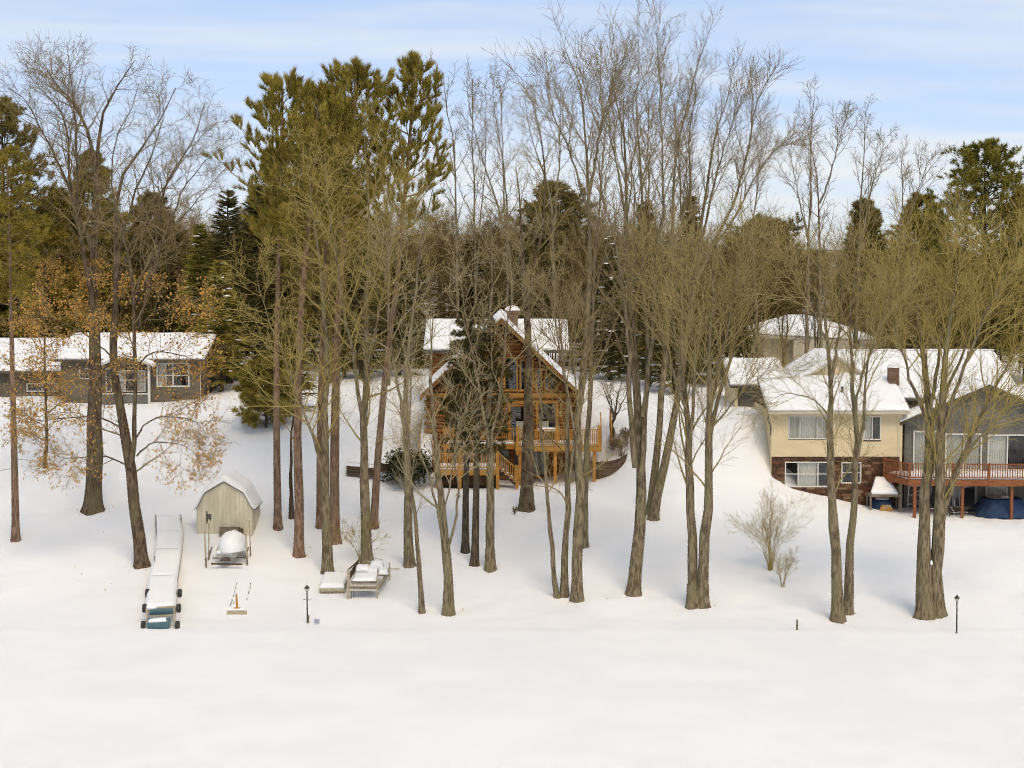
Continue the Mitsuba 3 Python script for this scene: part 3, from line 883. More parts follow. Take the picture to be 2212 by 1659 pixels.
# cross wing behind
w0, w1 = CX - 5.2, CX + 4.4
wg = MB().b6(w0 + .5, w1 - .5, 54.6, 54.75, 5.5, 10.4).b6(w0 + .5, w0 + .65, 54.75, 61.7, 5.5, 10.4).b6(w1 - .65, w1 - .5, 54.75, 61.7, 5.5, 10.4)
wg.prism_z([(w0 + .5, 61.7), (w1 - .5, 61.7), (w1 - .5, 61.85), (w0 + .5, 61.85)], 5.5, 10.4)
part(cab, 'wing_wall', wg, 'log_wood_brown')
wl = MB()
for k in range(21):
    wl.tube([[w0 + .4, 54.58, 5.7 + k * LH], [w1 - .4, 54.58, 5.7 + k * LH]], .118, 8)
part(cab, 'wing_logs', wl, 'log_wood', 50, kind='stuff')
for i, q in enumerate(([[w0, 53.8, 10.45], [w1, 53.8, 10.45], [w1, 58.2, 12.2], [w0, 58.2, 12.2]], [[w1, 62.6, 10.45], [w0, 62.6, 10.45], [w0, 58.2, 12.2], [w1, 58.2, 12.2]])):
    rf = part(cab, 'wing_roof', roof_slab(q, .2), 'shingle')
    part(rf, 'roof_snow', slab_snow(np.array(q) + np.array([0, 0, .006]), .30, 11 + i, 40, 14), 'mat_snow', True)
rng = np.random.default_rng(8)
for k in range(13):
    x = 1.9 + 1.7 * k / 13 + rng.normal() * .06
    part(cab, 'icicle', MB().tube([[x, 53.83, 10.27], [x, 53.83, 10.25 - .25 - .75 * rng.random()]], [.045, .004], 6), 'ice', True)
# upper deck on posts
ud = part(cab, 'upper_deck', MB().b6(.27, 5.35, 44.0, YF - .1, 5.0, 5.1).b6(.27, 5.35, 43.92, 43.998, 4.82, 5.12).b6(.19, .268, 43.92, YF - .1, 4.82, 5.12).b6(5.352, 5.43, 43.92, YF - .1, 4.82, 5.12), 'deck_wood')
part(ud, 'deck_snow', slab_snow([[.35, 44.15, 5.104], [5.25, 44.15, 5.104], [5.25, YF - .15, 5.104], [.35, YF - .15, 5.104]], .13, 5), 'mat_snow', True)
for i, x in enumerate((.34, 2.72, 5.28)):
    part(ud, 'rail_post', MB().b6(x - .1, x + .1, 43.86, 44.06, 4.80 if i else 4.6, 6.32), 'deck_wood')
for x, y in ((2.62, 44.15), (5.0, 44.2), (4.72, 45.4), (.5, 44.2)):
    part(ud, 'support_post', MB().b6(x - .1, x + .1, y - .1, y + .1, float(terr(x, y)[0]) - .3, 4.998), 'deck_wood')
railing(ud, [.44, 43.95, 5.12], [2.62, 43.95, 5.12], 1.02, 17, 'deck_wood', .055)
railing(ud, [2.82, 43.95, 5.12], [5.18, 43.95, 5.12], 1.02, 19, 'deck_wood', .055)
railing(ud, [5.38, 44.1, 5.12], [5.38, 46.8, 5.12], 1.02, 14, 'deck_wood', .055)
# stair with slanted rail at the deck's right side
st = part(cab, 'side_stair', MB().bar([5.52, 46.4, 5.0], [5.62, 48.6, 5.75], .07, .24).bar([6.12, 46.4, 5.0], [6.22, 48.6, 5.75], .07, .24), 'log_wood_brown')
part(st, 'hand_rail', MB().bar([5.5, 46.3, 6.1], [5.6, 48.7, 6.75], .08, .11).bar([6.15, 46.3, 5.95], [6.25, 48.7, 6.75], .08, .11).bar([6.2, 48.7, 5.7], [6.2, 48.7, 6.95], .1), 'deck_wood')
for k in range(6):
    bar_piece(child(st, 'baluster'), [6.15 + .02 * k, 46.5 + .4 * k, 5.0 + .13 * k], [6.15 + .02 * k, 46.5 + .4 * k, 5.95 + .14 * k], .055, 'deck_wood')
# narrow balcony on the left
bl = part(cab, 'balcony', MB().b6(-4.25, .18, 45.7, YF - .1, 4.98, 5.08).b6(-4.25, .18, 45.62, 45.698, 4.8, 5.1), 'deck_wood')
part(bl, 'balcony_snow', slab_snow([[-4.2, 45.62, 5.105], [.15, 45.62, 5.105], [.15, 46.8, 5.105], [-4.2, 46.8, 5.105]], .14, 15), 'mat_snow', True)
part(bl, 'rail_post', MB().b6(-4.2, -4.02, 45.6, 45.78, 2.9, 6.25), 'deck_wood')
railing(bl, [-4.0, 45.72, 5.1], [.15, 45.72, 5.1], .95, 30, 'deck_wood', .055)
part(bl, 'brace', MB().bar([-4.1, 45.75, 4.1], [-3.3, 45.75, 4.8], .12), 'deck_wood')
# lower deck with steps and lattice
ld = part(cab, 'lower_deck', MB().b6(-4.5, -.86, 42.5, 45.4, 3.78, 3.88).b6(-4.5, -.86, 42.42, 42.498, 3.55, 3.9), 'deck_wood')
part(ld, 'deck_snow', slab_snow([[-4.48, 42.42, 3.905], [-.9, 42.42, 3.905], [-.9, 45.3, 3.885], [-4.48, 45.3, 3.885]], .12, 25), 'mat_snow', True)
for x, top in ((-4.45, 5.05), (-3.12, 5.05), (-.86, 4.98)):
    part(ld, 'rail_post', MB().b6(x - .1, x + .1, 42.33, 42.53, 2.7, top), 'deck_wood')
railing(ld, [-4.35, 42.44, 3.9], [-3.22, 42.44, 3.9], .95, 8, 'deck_wood', .055)
railing(ld, [-3.02, 42.44, 3.9], [-.96, 42.44, 3.9], .95, 13, 'deck_wood', .055)
part(ld, 'bench_rail', MB().bar([-2.9, 44.9, 4.9], [-.9, 44.9, 4.9], .1).bar([-2.9, 44.9, 4.3], [-2.9, 44.9, 5.0], .08).bar([-.9, 44.9, 3.88], [-.9, 44.9, 5.0], .1), 'trim_wood')
lat = MB()
for k in range(-6, 30):
    for sgn in (1, -1):
        x0 = -4.4 + k * .16 + (0 if sgn > 0 else .6)
        a, b = np.array([x0, 42.47 + (.012 if sgn > 0 else 0), 2.95]), np.array([x0 + sgn * .6, 42.47 + (.012 if sgn > 0 else 0), 3.55])
        ta = max([0] + [(l - a[0]) / (b[0] - a[0]) for l in (-4.35, -.96) if (l - a[0]) / (b[0] - a[0]) > 0 and not -4.35 <= a[0] <= -.96])
        if ta >= 1 or not (-4.36 <= a[0] + (b[0] - a[0]) * ta <= -.95): continue
        a = a + (b - a) * ta
        if not -4.36 <= b[0] <= -.95:
            l = -4.35 if b[0] < -4 else -.96
            b = a + (b - a) * (l - a[0]) / (b[0] - a[0])
        if np.linalg.norm(b - a) > .05: lat.bar(a, b, .01, .04, up=(0, 1, 0))
part(ld, 'lattice', lat, 'log_wood_brown', kind='stuff')
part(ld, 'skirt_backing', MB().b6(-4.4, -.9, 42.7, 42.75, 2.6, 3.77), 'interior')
sp = part(cab, 'front_steps', MB().bar([-.72, 42.9, 3.8], [.30, 42.9, 2.95], .06, .26).bar([-.72, 43.9, 3.8], [.30, 43.9, 2.95], .06, .26), 'dark_timber')
for k in range(4):
    x = -.72 + .26 * k; z = 3.72 - .21 * k
    part(sp, 'tread', MB().b6(x, x + .28, 42.85, 43.95, z - .05, z), 'log_wood_brown')
    part(sp, 'tread_snow', slab_snow([[x + .01, 42.86, z + .004], [x + .28, 42.86, z + .004], [x + .28, 43.9, z + .004], [x + .01, 43.9, z + .004]], .09, 31 + k, 8, 8), 'mat_snow_plain', True)
part(sp, 'rail_post', MB().b6(.2, .38, 42.36, 42.54, 2.6, 4.15), 'deck_wood')
railing(sp, [-.76, 42.45, 3.9], [.2, 42.45, 3.08], .95, 8, 'deck_wood', .05)
ls = part(cab, 'left_stair', MB().bar([-4.75, 44.0, 3.9], [-4.95, 49.0, 6.2], .07, .3).bar([-5.65, 44.0, 3.9], [-5.75, 49.0, 6.2], .07, .3).bar([-4.68, 43.0, 4.95], [-4.85, 49.0, 7.2], .09, .14).b6(-4.66, -4.50, 42.6, 42.76, 3.9, 6.3), 'deck_wood')
part(ls, 'stair_snow', slab_snow([[-5.6, 43.2, 3.9], [-4.8, 43.2, 3.9], [-5.0, 49, 6.25], [-5.7, 49, 6.25]], .2, 44, 12, 22, .2), 'mat_snow', True)
# furniture on the deck
tb = thing('deck_table', 'round outdoor table with thick snow on top on the upper cabin deck', 'table')
part(tb, 'table_top', MB().lathe([(.001, -.04), (.62, -.04), (.62, 0), (.001, 0)], (2.15, 45.0, 5.98), 24), 'dark_metal', 30)
part(tb, 'snow_cap', MB().lathe([(.62, .0), (.63, .06), (.55, .15), (.3, .19), (.001, .2)], (2.15, 45.0, 5.984), 24), 'mat_snow_plain', True)
for a in range(4):
    part(tb, 'leg', MB().tube([[2.15 + .5 * math.cos(a * 1.57 + .8), 45 + .5 * math.sin(a * 1.57 + .8), 5.1], [2.15 + .35 * math.cos(a * 1.57 + .8), 45 + .35 * math.sin(a * 1.57 + .8), 5.94]], .025, 6), 'dark_metal')
for i, (x, lab) in enumerate(((.55, 'pale slatted chair on the cabin deck by the left glass door'), (1.98, 'pale slatted chair on the cabin deck behind the snow topped table'))):
    c = thing('slatted_chair', lab, 'chair', 'slatted chairs on the upper cabin deck')
    y = 46.0
    part(c, 'seat', MB().b6(x - .27, x + .27, y - .45, y, 5.5, 5.55), 'cream_trim')
    for k in range(5):
        part(c, 'back_slat', MB().bar([x - .24 + .12 * k, y + .02, 5.55], [x - .24 + .12 * k, y + .2, 6.35], .085, .02), 'cream_trim')
    part(c, 'top_rail', MB().bar([x - .3, y + .21, 6.4], [x + .3, y + .21, 6.4], .07), 'cream_trim')
    for dx in (-.27, .27):
        part(c, 'armrest', MB().b6(x + dx - .04, x + dx + .04, y - .5, y + .1, 5.78, 5.82), 'cream_trim')
        for dy in (-.42, .0):
            part(c, 'leg', MB().b6(x + dx - .025, x + dx + .025, y + dy - .025, y + dy + .025, 5.1, 5.78), 'cream_trim')

frame_end()
# ------------------------------------------------------------------ yellow house with stone base
frame_at(62.2, 1.3)
yh = thing('yellow_house', 'pale yellow split level house with dark stone base and snow covered roof', 'house')
Y0, YL, YR = 46.0, SX(2318, 46), SX(2698, 46)
zs1, ze = SZ(1370, 46), SZ(1236, 46)           # top of the stone, eave
zb = .4
up = [(SX(2366, 46), SX(2483, 46), SZ(1317, 46), SZ(1246, 46)), (SX(2592, 46), SX(2645, 46), SZ(1320, 46), SZ(1247, 46))]
lo = [(SX(2357, 46), SX(2496, 46), SZ(1461, 46), SZ(1385, 46)), (SX(2527, 46), SX(2587, 46), SZ(1450, 46), SZ(1386, 46))]
wl = wall(YL, YR, zb, ze, Y0, Y0 + .2, up + lo)
wl.b6(YL, YL + .2, Y0 + .2, 53.9, zb, ze).b6(YR, YR + .2, Y0 + .0, 47.5, zb, ze).b6(YL + .2, 31, 57.8, 58, zb, ze).b6(YL + .2, YR, Y0 + .2, 57.8, zs1 - .1, zs1 + .1)
yw = part(yh, 'wall', wl, 'mortar')
part(yh, 'partition', MB().b6(YL + .25, YR - .05, Y0 + 1.3, Y0 + 1.4, zb, zs1 - .12), 'interior')
part(yh, 'siding', laps(YL - .03, YR + .03, zs1, ze - .02, Y0 - .003, .115, up), 'yellow_siding', kind='stuff')
part(yh, 'side_siding', MB().b6(YL - .03, YL - .004, Y0, 53.9, zs1 - 1.5, ze), 'yellow_siding')
part(yh, 'side_siding', MB().b6(YR + .203, YR + .23, Y0 - .01, 47.5, 1.0, ze), 'yellow_siding')
part(yh, 'side_siding', MB().b6(YR + .07, YR + .2, Y0 - .03, Y0 - .004, 1.0, ze), 'yellow_siding')
part(yh, 'corner_trim', MB().b6(YL - .06, YL + .06, Y0 - .05, Y0 - .032, zs1, ze).b6(YR - .06, YR + .06, Y0 - .055, Y0 - .034, zs1, ze), 'yellow_siding')
rng = np.random.default_rng(12)
z = zb + .2
row = 0
while z < zs1 - .05:
    h = min(.15 + .09 * rng.random(), zs1 - z)
    x = YL - .02
    while x < YR + .02:
        w_ = .22 + .42 * rng.random()
        for a, b, c, d in holes_in(x, min(x + w_, YR + .04), z + .008, z + h - .008, lo):
            if b - a > .05 and d - c > .03 and z + h > float(terr((a + b) / 2, Y0 - .1)[0]):
                box_piece(child(yw, 'stone'), a + .008, b - .008, Y0 - .05 - .04 * rng.random(), Y0 - .002, c, d, f'stone_{rng.choice(5, p=[.36, .24, .2, .12, .08])}')
        x += w_
    z += h
mm = lambda w, *f: [w[0] + (w[1] - w[0]) * q for q in f]
window(yh, *up[0], Y0 + .03, 'white_trim', mull=mm(up[0], .30, .74), curtain=[(.02, .29), (.33, .72), (.76, .98)])
window(yh, *up[1], Y0 + .03, 'white_trim', mull=mm(up[1], .5), curtain=[(.04, .46)])
window(yh, *lo[0], Y0 + .03, 'white_trim', mull=mm(lo[0], .29, .72), rails=[lo[0][2] + .8], curtain=[(.32, .7)])
window(yh, *lo[1], Y0 + .03, 'white_trim', mull=(), rails=[(lo[1][2] + lo[1][3]) / 2])
sl = .345
rq = lambda x0, x1, y0, y1: [[x0, y0, ze + .1 + sl * (y0 - 45.5)], [x1, y0, ze + .1 + sl * (y0 - 45.5)], [x1, y1, ze + .1 + sl * (y1 - 45.5)], [x0, y1, ze + .1 + sl * (y1 - 45.5)]]
c1 = rq(YL - .35, YR + .55, 45.45, 50.4); c2 = rq(20.6, 31.5, 50.35, 54.2); c3 = rq(YR + .56, 31.5, 47.3, 50.41)
rf = part(yh, 'roof', join([roof_slab(c1, .16), roof_slab(np.array(c3) + np.array([0, 0, .004]), .16), roof_slab(np.array(c2) + np.array([0, .06, .01]), .16), roof_slab([[31.5, 59.5, 7.6], [20.6, 59.5, 7.6], [20.6, 54.3, 10.2], [31.5, 54.3, 10.2]], .16)]), 'shingle')
part(rf, 'roof_snow', slab_snow(np.array(c1) + np.array([0, 0, .006]), .26, 51, 50, 26), 'mat_snow', True)
part(rf, 'roof_snow', slab_snow(np.array(c2) + np.array([0, .06, .016]), .28, 52, 50, 20), 'mat_snow', True)
part(rf, 'roof_snow', slab_snow(np.array([[31.5, 59.5, 7.6], [20.6, 59.5, 7.6], [20.6, 54.3, 10.2], [31.5, 54.3, 10.2]]) + np.array([0, 0, .006]), .28, 53, 30, 12), 'mat_snow', True)
part(rf, 'roof_snow', slab_snow(np.array(c3) + np.array([0, 0, .012]), .28, 54, 40, 16), 'mat_snow', True)
part(yh, 'gutter', MB().b6(YL - .35, YR + .55, 45.36, 45.446, ze - .08, ze + .085), 'cream_trim')
part(yh, 'soffit', MB().b6(YL - .3, YR + .5, 45.45, Y0 - .035, ze - .02, ze + .0), 'yellow_siding')
# small cross gable on the roof
gx, gz, gy = SX(2505, 51), 8.75, 50.6
gw = 2.35
part(yh, 'gable_wall', MB().prism_y([(gx - gw, gz - .35), (gx + gw, gz - .35), (gx, gz + 1.15)], gy, gy + .2), 'yellow_siding')
for s in (-1, 1):
    q = [[gx + s * (gw + .35), gy - .3, gz - .42], [gx + s * (gw + .35), 58, gz - .42], [gx, 58, gz + 1.28], [gx, gy - .3, gz + 1.28]]
    if s < 0: q = [q[1], q[0], q[3], q[2]]
    rf = part(yh, 'gable_roof', roof_slab(q, .14), 'cream_trim')
    part(rf, 'roof_snow', slab_snow(np.array(q) + np.array([0, 0, .006]), .34, 61 + s, 20, 14), 'mat_snow', True)
chx = SX(2679, 49.2)
cz0 = ze + .1 + sl * (49.0 - 45.5)
ck = part(yh, 'chimney', MB().b6(chx - .31, chx + .31, 48.9, 49.5, cz0 - .4, cz0 + 1.2), 'brick')
bk = MB()
for k in range(17):
    for j in range(4):
        o = .07 * (k % 2)
        x0, x1 = chx - .32 + j * .16 + o, chx - .32 + j * .16 + .148 + o
        bk.b6(x0, min(x1, chx + .325), 48.88, 48.899, cz0 + .02 + k * .07, cz0 + .08 + k * .07)
part(ck, 'brickwork', bk, 'brick', kind='stuff')
part(ck, 'snow_cap', MB().lathe([(.4, 0), (.4, .07), (.25, .16), (.001, .2)], (chx, 49.2, cz0 + 1.204), 14), 'mat_snow_plain', True)
part(yh, 'vent_pipe', MB().tube([[SX(2527, 47.6), 47.6, 7.9], [SX(2527, 47.6), 47.6, 8.35]], .09, 8), 'dark_metal')
# garage wing set back on the left
gL, gR = SX(2205, 54), SX(2318, 54)
gw_ = MB().b6(gL, gL + .2, 54, 59, 4.5, 8.1).b6(gL + .2, gR, 54.0, 54.2, 7.85, 8.1).b6(gL + .2, gR + .6, 58.8, 59, 4.5, 8.1)
part(yh, 'garage_wall', gw_, 'yellow_siding')
part(yh, 'garage_door', MB().b6(gL + .25, gR + .1, 54.3, 54.36, 4.5, 7.85), 'slate_siding')
q = [[gL - .4, 53.4, 8.0], [gR + .9, 53.4, 8.0], [gR + .9, 57.5, 9.4], [gL - .4, 57.5, 9.4]]
rf = part(yh, 'garage_roof', join([roof_slab(q, .16), roof_slab([[gR + .9, 61, 8.0], [gL - .4, 61, 8.0], [gL - .4, 57.51, 9.4], [gR + .9, 57.51, 9.4]], .16)]), 'shingle')
part(rf, 'roof_snow', slab_snow(np.array(q) + np.array([0, 0, .006]), .3, 71), 'mat_snow', True)
part(yh, 'downspout', MB().tube([[YL - .3, 45.6, ze], [YL - .3, 45.7, ze - .5], [YL - .1, 45.93, ze - .8], [YL - .1, 45.93, ze - 1.4]], .05, 6), 'dark_metal')

frame_end()
# ------------------------------------------------------------------ grey gabled house on the right
frame_at(62.2, .9)
gh = thing('grey_gable_house', 'dark grey gabled house with tall white framed windows behind a red brown deck', 'house')
GX, GY, GXL, GXR = SX(2967, 46), 46.6, SX(2716, 46) + .15, 33.6
gzp, gze = 8.98, 6.75
slope = (gzp - gze) / (GX - (GXL - .4))
ZD = 3.55
ups = [(SX(2742, 46.6), SX(2818, 46.6), ZD + .1, SZ(1292, 46.6)), (SX(2838, 46.6), SX(2949, 46.6), ZD + .1, SZ(1300, 46.6)), (SX(2966, 46.6), SX(3090, 46.6), ZD + .1, SZ(1303, 46.6))]
los = [(SX(2760, 46.6), SX(2850, 46.6), 1.2, 3.1), (SX(2862, 46.6), SX(2935, 46.6), 1.35, 3.15), (SX(2962, 46.6), SX(3028, 46.6), 1.15, 3.15)]
w_ = wall(GXL, GXR, .5, gze, GY, GY + .2, ups + los)
w_.prism_y([(GXL, gze), (GXR, gze), (GX + .02, gzp - .2), (GX - .02, gzp - .2)], GY, GY + .2)
w_.b6(GXL, GXL + .2, GY + .2, 58, .5, gze).b6(GXR - .2, GXR, GY + .2, 58, .5, gze).b6(GXL + .2, GXR - .2, 57.8, 58, .5, gze).b6(GXL + .2, GXR - .2, GY + .2, 57.8, 3.25, 3.5)
part(gh, 'wall', w_, 'slate_siding')
# diagonal boards of the gable, and upright battens below
db = MB()
for k in range(-4, 40):
    for s in (-1, 1):
        x0 = GX + s * (.05 + k * .22)
        a, b = np.array([x0, GY - .012, gze - .4]), np.array([x0 - s * 2.6, GY - .012, gze - .4 + 1.75])
        pts = [a + (b - a) * t for t in np.linspace(0, 1, 40)]
        ok = [p for p in pts if s * (p[0] - GX) > .04 and p[2] < gzp - .3 - abs(p[0] - GX) * slope and GXL + .03 < p[0] < GXR - .03]
        if len(ok) > 2: db.bar(ok[0], ok[-1], .02, .185, up=(0, 0, 1))
part(gh, 'gable_boards', db, 'slate_siding', kind='stuff')
bt = MB()
for x in np.arange(GXL + .1, GXR, .3):
    for a, b, c, d in holes_in(x, x + .04, .6, gze - .42, ups + los):
        if b - a > .03: bt.b6(a, b, GY - .02, GY - .002, c, d)
part(gh, 'battens', bt, 'slate_siding', kind='stuff')
window(gh, *ups[0], GY + .02, 'white_trim', blinds=[(.06, .94)], fw=.09)
window(gh, *ups[1], GY + .02, 'white_trim', mull=mm(ups[1], .5), blinds=[(.04, .48), (.52, .97)], fw=.09)
window(gh, *ups[2], GY + .02, 'white_trim', mull=mm(ups[2], .48), curtain=[(.04, .46)], fw=.09, name='sliding_door')
window(gh, *los[0], GY + .02, 'fascia_dark', mull=mm(los[0], .5))
window(gh, *los[1], GY + .02, 'white_trim', mull=mm(los[1], .3), fw=.08)
window(gh, *los[2], GY + .02, 'white_trim', curtain=[(.05, .95)], name='sliding_door', fw=.09)
for s in (-1, 1):
    e = GX + s * (GX - GXL + .45)
    q = [[e, GY - .75, gze - .05], [e, 58.5, gze - .05], [GX, 58.5, gzp], [GX, GY - .75, gzp]]
    if s < 0: q = [q[1], q[0], q[3], q[2]]
    rf = part(gh, 'roof', roof_slab(q, .2), 'fascia_dark')
    part(rf, 'roof_snow', slab_snow(np.array(q) + np.array([0, 0, .006]), .27, 81 + s, 40, 18), 'mat_snow', True)
dk = part(gh, 'deck', MB().prism_z([(22.6, 46.5), (22.6, 45.6), (23.55, 43.0), (28.2, 42.75), (33.5, 42.75), (33.5, 46.5)], 3.42, 3.52), 'red_wood')
edge = [(22.6, 46.4), (22.6, 45.6), (23.55, 43.0), (26.1, 42.88), (28.2, 42.75), (31.0, 42.75), (33.5, 42.75)]
for (xa, ya), (xb, yb) in zip(edge[:-1], edge[1:]):
    part(dk, 'rim_board', MB().bar([xa, ya - .03, 3.36], [xb, yb - .03, 3.36], .05, .36), 'red_wood')
    n = max(2, int(math.hypot(xb - xa, yb - ya) / .145))
    railing(dk, [xa, ya, 3.58], [xb, yb, 3.58], .9, n, 'red_wood', .05, .09, .1)
for x, y in edge[1:]:
    part(dk, 'rail_post', MB().b6(x - .055, x + .055, y - .08, y + .03, 3.2, 4.55), 'red_wood')
part(dk, 'deck_snow', slab_snow([[23.5, 43.1, 3.525], [33.4, 42.85, 3.525], [33.4, 46.4, 3.525], [22.8, 46.4, 3.525]], .18, 91, 40, 14), 'mat_snow', True)
for u in (1184, 1525, 1877):
    x = SX(2250 + u / 2.37, 43.0)
    part(dk, 'support_post', MB().b6(x - .08, x + .08, 42.95, 43.11, .6, 3.415), 'red_wood')
# things below the deck
tub = thing('tarp_covered_tub', 'round tub under a flared blue tarp below the red brown deck', 'tub')
cx_, cy_ = SX(3010, 44.6), 44.6
gz_ = float(terr(cx_, cy_)[0])
n = 40
a = np.arange(n) * 2 * np.pi / n
rings = []
for r_, z_, amp in ((.001, .98, 0), (1.05, .98, 0), (1.2, .94, .01), (1.35, .6, .05), (1.75, .2, .10), (2.05, -.05, .13)):
    rr = r_ + amp * np.sin(a * 14) + amp * .6 * np.sin(a * 5)
    rings.append(np.stack([cx_ + rr * np.cos(a), cy_ + rr * .85 * np.sin(a), np.full(n, gz_ + z_)], 1))
i, j = np.meshgrid(np.arange(5), np.arange(n), indexing='ij')
q = np.stack([i * n + j, i * n + (j + 1) % n, (i + 1) * n + (j + 1) % n, (i + 1) * n + j], -1).reshape(-1, 4)
part(tub, 'tarp', (np.vstack(rings), np.vstack([q[:, [0, 2, 1]], q[:, [0, 3, 2]]])), 'blue_tarp', 40)
part(tub, 'lid', MB().lathe([(.001, .06), (.75, .05), (.8, 0)], (cx_ - .1, cy_, gz_ + .985), 24), 'grey_metal', 40)
part(tub, 'snow_patch', MB().lathe([(.26, 0), (.2, .06), (.001, .08)], (cx_ + .1, cy_ - .35, gz_ + 1.045), 12), 'mat_snow_plain', True)
lf_ = thing('white_metal_frame', 'white metal shelf frame leaning by the grey house corner under the deck', 'frame')
x0, y0 = SX(2727, 45.6), 45.6
z0 = float(terr(x0, y0)[0]) - .05
part(lf_, 'outer_frame', MB().bar([x0, y0, z0], [x0 + .1, y0, z0 + 1.5], .04).bar([x0 + .1, y0, z0 + 1.5], [x0 + .9, y0, z0 + 1.5], .04).bar([x0 + .9, y0, z0 + 1.5], [x0 + .85, y0, z0], .04).bar([x0, y0, z0 + .95], [x0 + .88, y0, z0 + .95], .035).bar([x0, y0, z0 + .4], [x0 + .88, y0, z0 + .4], .035), 'white_trim')
part(lf_, 'inner_frame', MB().bar([x0 + .35, y0 - .12, z0], [x0 + .4, y0 - .12, z0 + 1.2], .035).bar([x0 + .4, y0 - .12, z0 + 1.2], [x0 + .8, y0 - .12, z0 + 1.2], .035).bar([x0 + .36, y0 - .12, z0 + .6], [x0 + .8, y0 - .12, z0 + .6], .03), 'white_trim')
wp = thing('brush_pile', 'dark snow dusted pile of branches under the red brown deck behind the big tree', 'pile')
rng = np.random.default_rng(77)
pm, ps = MB(), MB()
bx, by = SX(2870, 44.0), 44.0
bz = float(terr(bx, by)[0])
for k in range(46):
    p_ = np.array([bx + rng.normal() * .55, by + rng.normal() * .3, bz + .08 + .4 * rng.random()])
    d_ = norm(np.array([rng.normal(), rng.normal() * .6, rng.normal() * .25]))
    (pm if k % 4 else ps).tube([p_ - d_ * .5, p_, p_ + d_ * .5 - [0, 0, .05]], [.02, .03, .012], 5)
part(wp, 'sticks', pm, 'bark_dark', True, kind='stuff'); part(wp, 'snowy_sticks', ps, 'mat_snow_plain', True, kind='stuff')
# snow-topped lean-to with a covered blue machine and firewood in it
rk = thing('firewood_shelter', 'low wooden shelter with peaked snow on top between the yellow and grey houses', 'shelter')
sx0, sx1, sy = SX(2613, 44.6), SX(2708, 44.6), 44.6
sz = float(terr((sx0 + sx1) / 2, sy)[0])
for x, w, zt in ((sx0 + .02, .10, 1.15), (sx1 - .14, .2, 1.55)):
    part(rk, 'post', MB().b6(x, x + w, sy - .08, sy + .06, sz - .4, sz + zt), 'grey_wood')
for x in (sx0 + .02, sx1 - .1):
    part(rk, 'post', MB().b6(x, x + .1, sy + 1.0, sy + 1.1, sz - .4, sz + 1.0), 'grey_wood')
part(rk, 'beam', MB().b6(sx0, sx1 - .15, sy - .11, sy - .082, sz + .86, sz + 1.0), 'grey_wood')
part(rk, 'shelf', MB().b6(sx0, sx1 - .15, sy - .07, sy + 1.1, sz + .90, sz + .98), 'grey_wood')
part(rk, 'snow_heap', slab_snow([[sx0 + .05, sy - .06, sz + .984], [sx1 - .18, sy - .06, sz + .984], [sx1 - .55, sy + 1.1, sz + 1.75], [sx0 + .55, sy + 1.1, sz + 1.75]], .3, 33, 18, 12, .15), 'mat_snow', True)
mc = thing('tarped_machine', 'dark blue tarp bundle inside the low wooden shelter with snow on it', 'tarp')
part(mc, 'tarp', MB().lathe([(.66, -.1), (.64, .25), (.52, .48), (.3, .6), (.001, .63)], (0, 0, 0), 18).mesh() if False else move(MB().lathe([(.66, -.1), (.64, .25), (.52, .48), (.3, .6), (.001, .63)], (0, 0, 0), 18).mesh(), ((sx0 + sx1) / 2 - .05, sy + .72, sz + .1)), 'blue_tarp', 40)
part(mc, 'snow_patch', move(MB().lathe([(.45, 0), (.38, .08), (.001, .14)], (0, 0, 0), 14).mesh(), ((sx0 + sx1) / 2 - .05, sy + .62, sz + .66)), 'mat_snow_plain', True)
fw_ = thing('firewood_stack', 'short stack of split orange logs at the front of the low wooden shelter', 'firewood')
rng = np.random.default_rng(3)
for r_ in range(3):
    for k in range(6 - r_):
        x = (sx0 + sx1) / 2 - .28 + k * .145 + r_ * .07
        part(fw_, 'log', MB().tube([[x, sy - .02, sz + .06 + r_ * .12], [x, sy + .35, sz + .06 + r_ * .12]], .068 + .01 * rng.random(), 7), 'deck_wood' if rng.random() < .6 else 'pale_wood')

frame_end()
# ------------------------------------------------------------------ hip roofed house far right
frame_at(74.0, .85)
hh = thing('hip_roof_house', 'beige house with snow covered hip roof up behind the yellow house', 'house')
hx0, hx1, hy, hz = SX(2290, 76), SX(2585, 76), 76.0, 10.35
part(hh, 'wall', MB().b6(hx0, hx1 - 3.2, hy, hy + .2, 6.5, hz).b6(hx0, hx0 + .2, hy + .2, hy + 8, 6.5, hz).b6(hx1 - .2, hx1, hy - 2.5, hy + 8, 6.5, hz - .4).b6(hx1 - 6.2, hx1 - .2, hy - 2.7, hy - 2.5, 6.5, hz - .4).b6(hx0, hx1, hy + 8, hy + 8.2, 6.5, hz), 'cream_siding')
rx0, rx1 = hx0 - .6, hx1 + .6
rid = [(hx0 + 3.0, hy + 3.8, hz + 1.35), (hx1 - 4.5, hy + 3.8, hz + 1.35)]
A, B, C_, D_ = np.array([rx0, hy - .6, hz]), np.array([rx1, hy - 3.2, hz - .45]), np.array([rx1, hy + 8.8, hz]), np.array([rx0, hy + 8.8, hz])
R0, R1 = np.array(rid[0]), np.array(rid[1])
hv = np.array([A, B, C_, D_, R0, R1, A - [0, 0, .25], B - [0, 0, .25], C_ - [0, 0, .25], D_ - [0, 0, .25]])
part(hh, 'roof', (hv - np.array([0, 0, .02]), np.array([[0, 1, 5], [0, 5, 4], [1, 2, 5], [2, 3, 4], [2, 4, 5], [3, 0, 4], [0, 6, 7], [0, 7, 1], [1, 7, 8], [1, 8, 2], [2, 8, 9], [2, 9, 3], [3, 9, 6], [3, 6, 0], [6, 9, 8], [6, 8, 7]])), 'cream_trim')
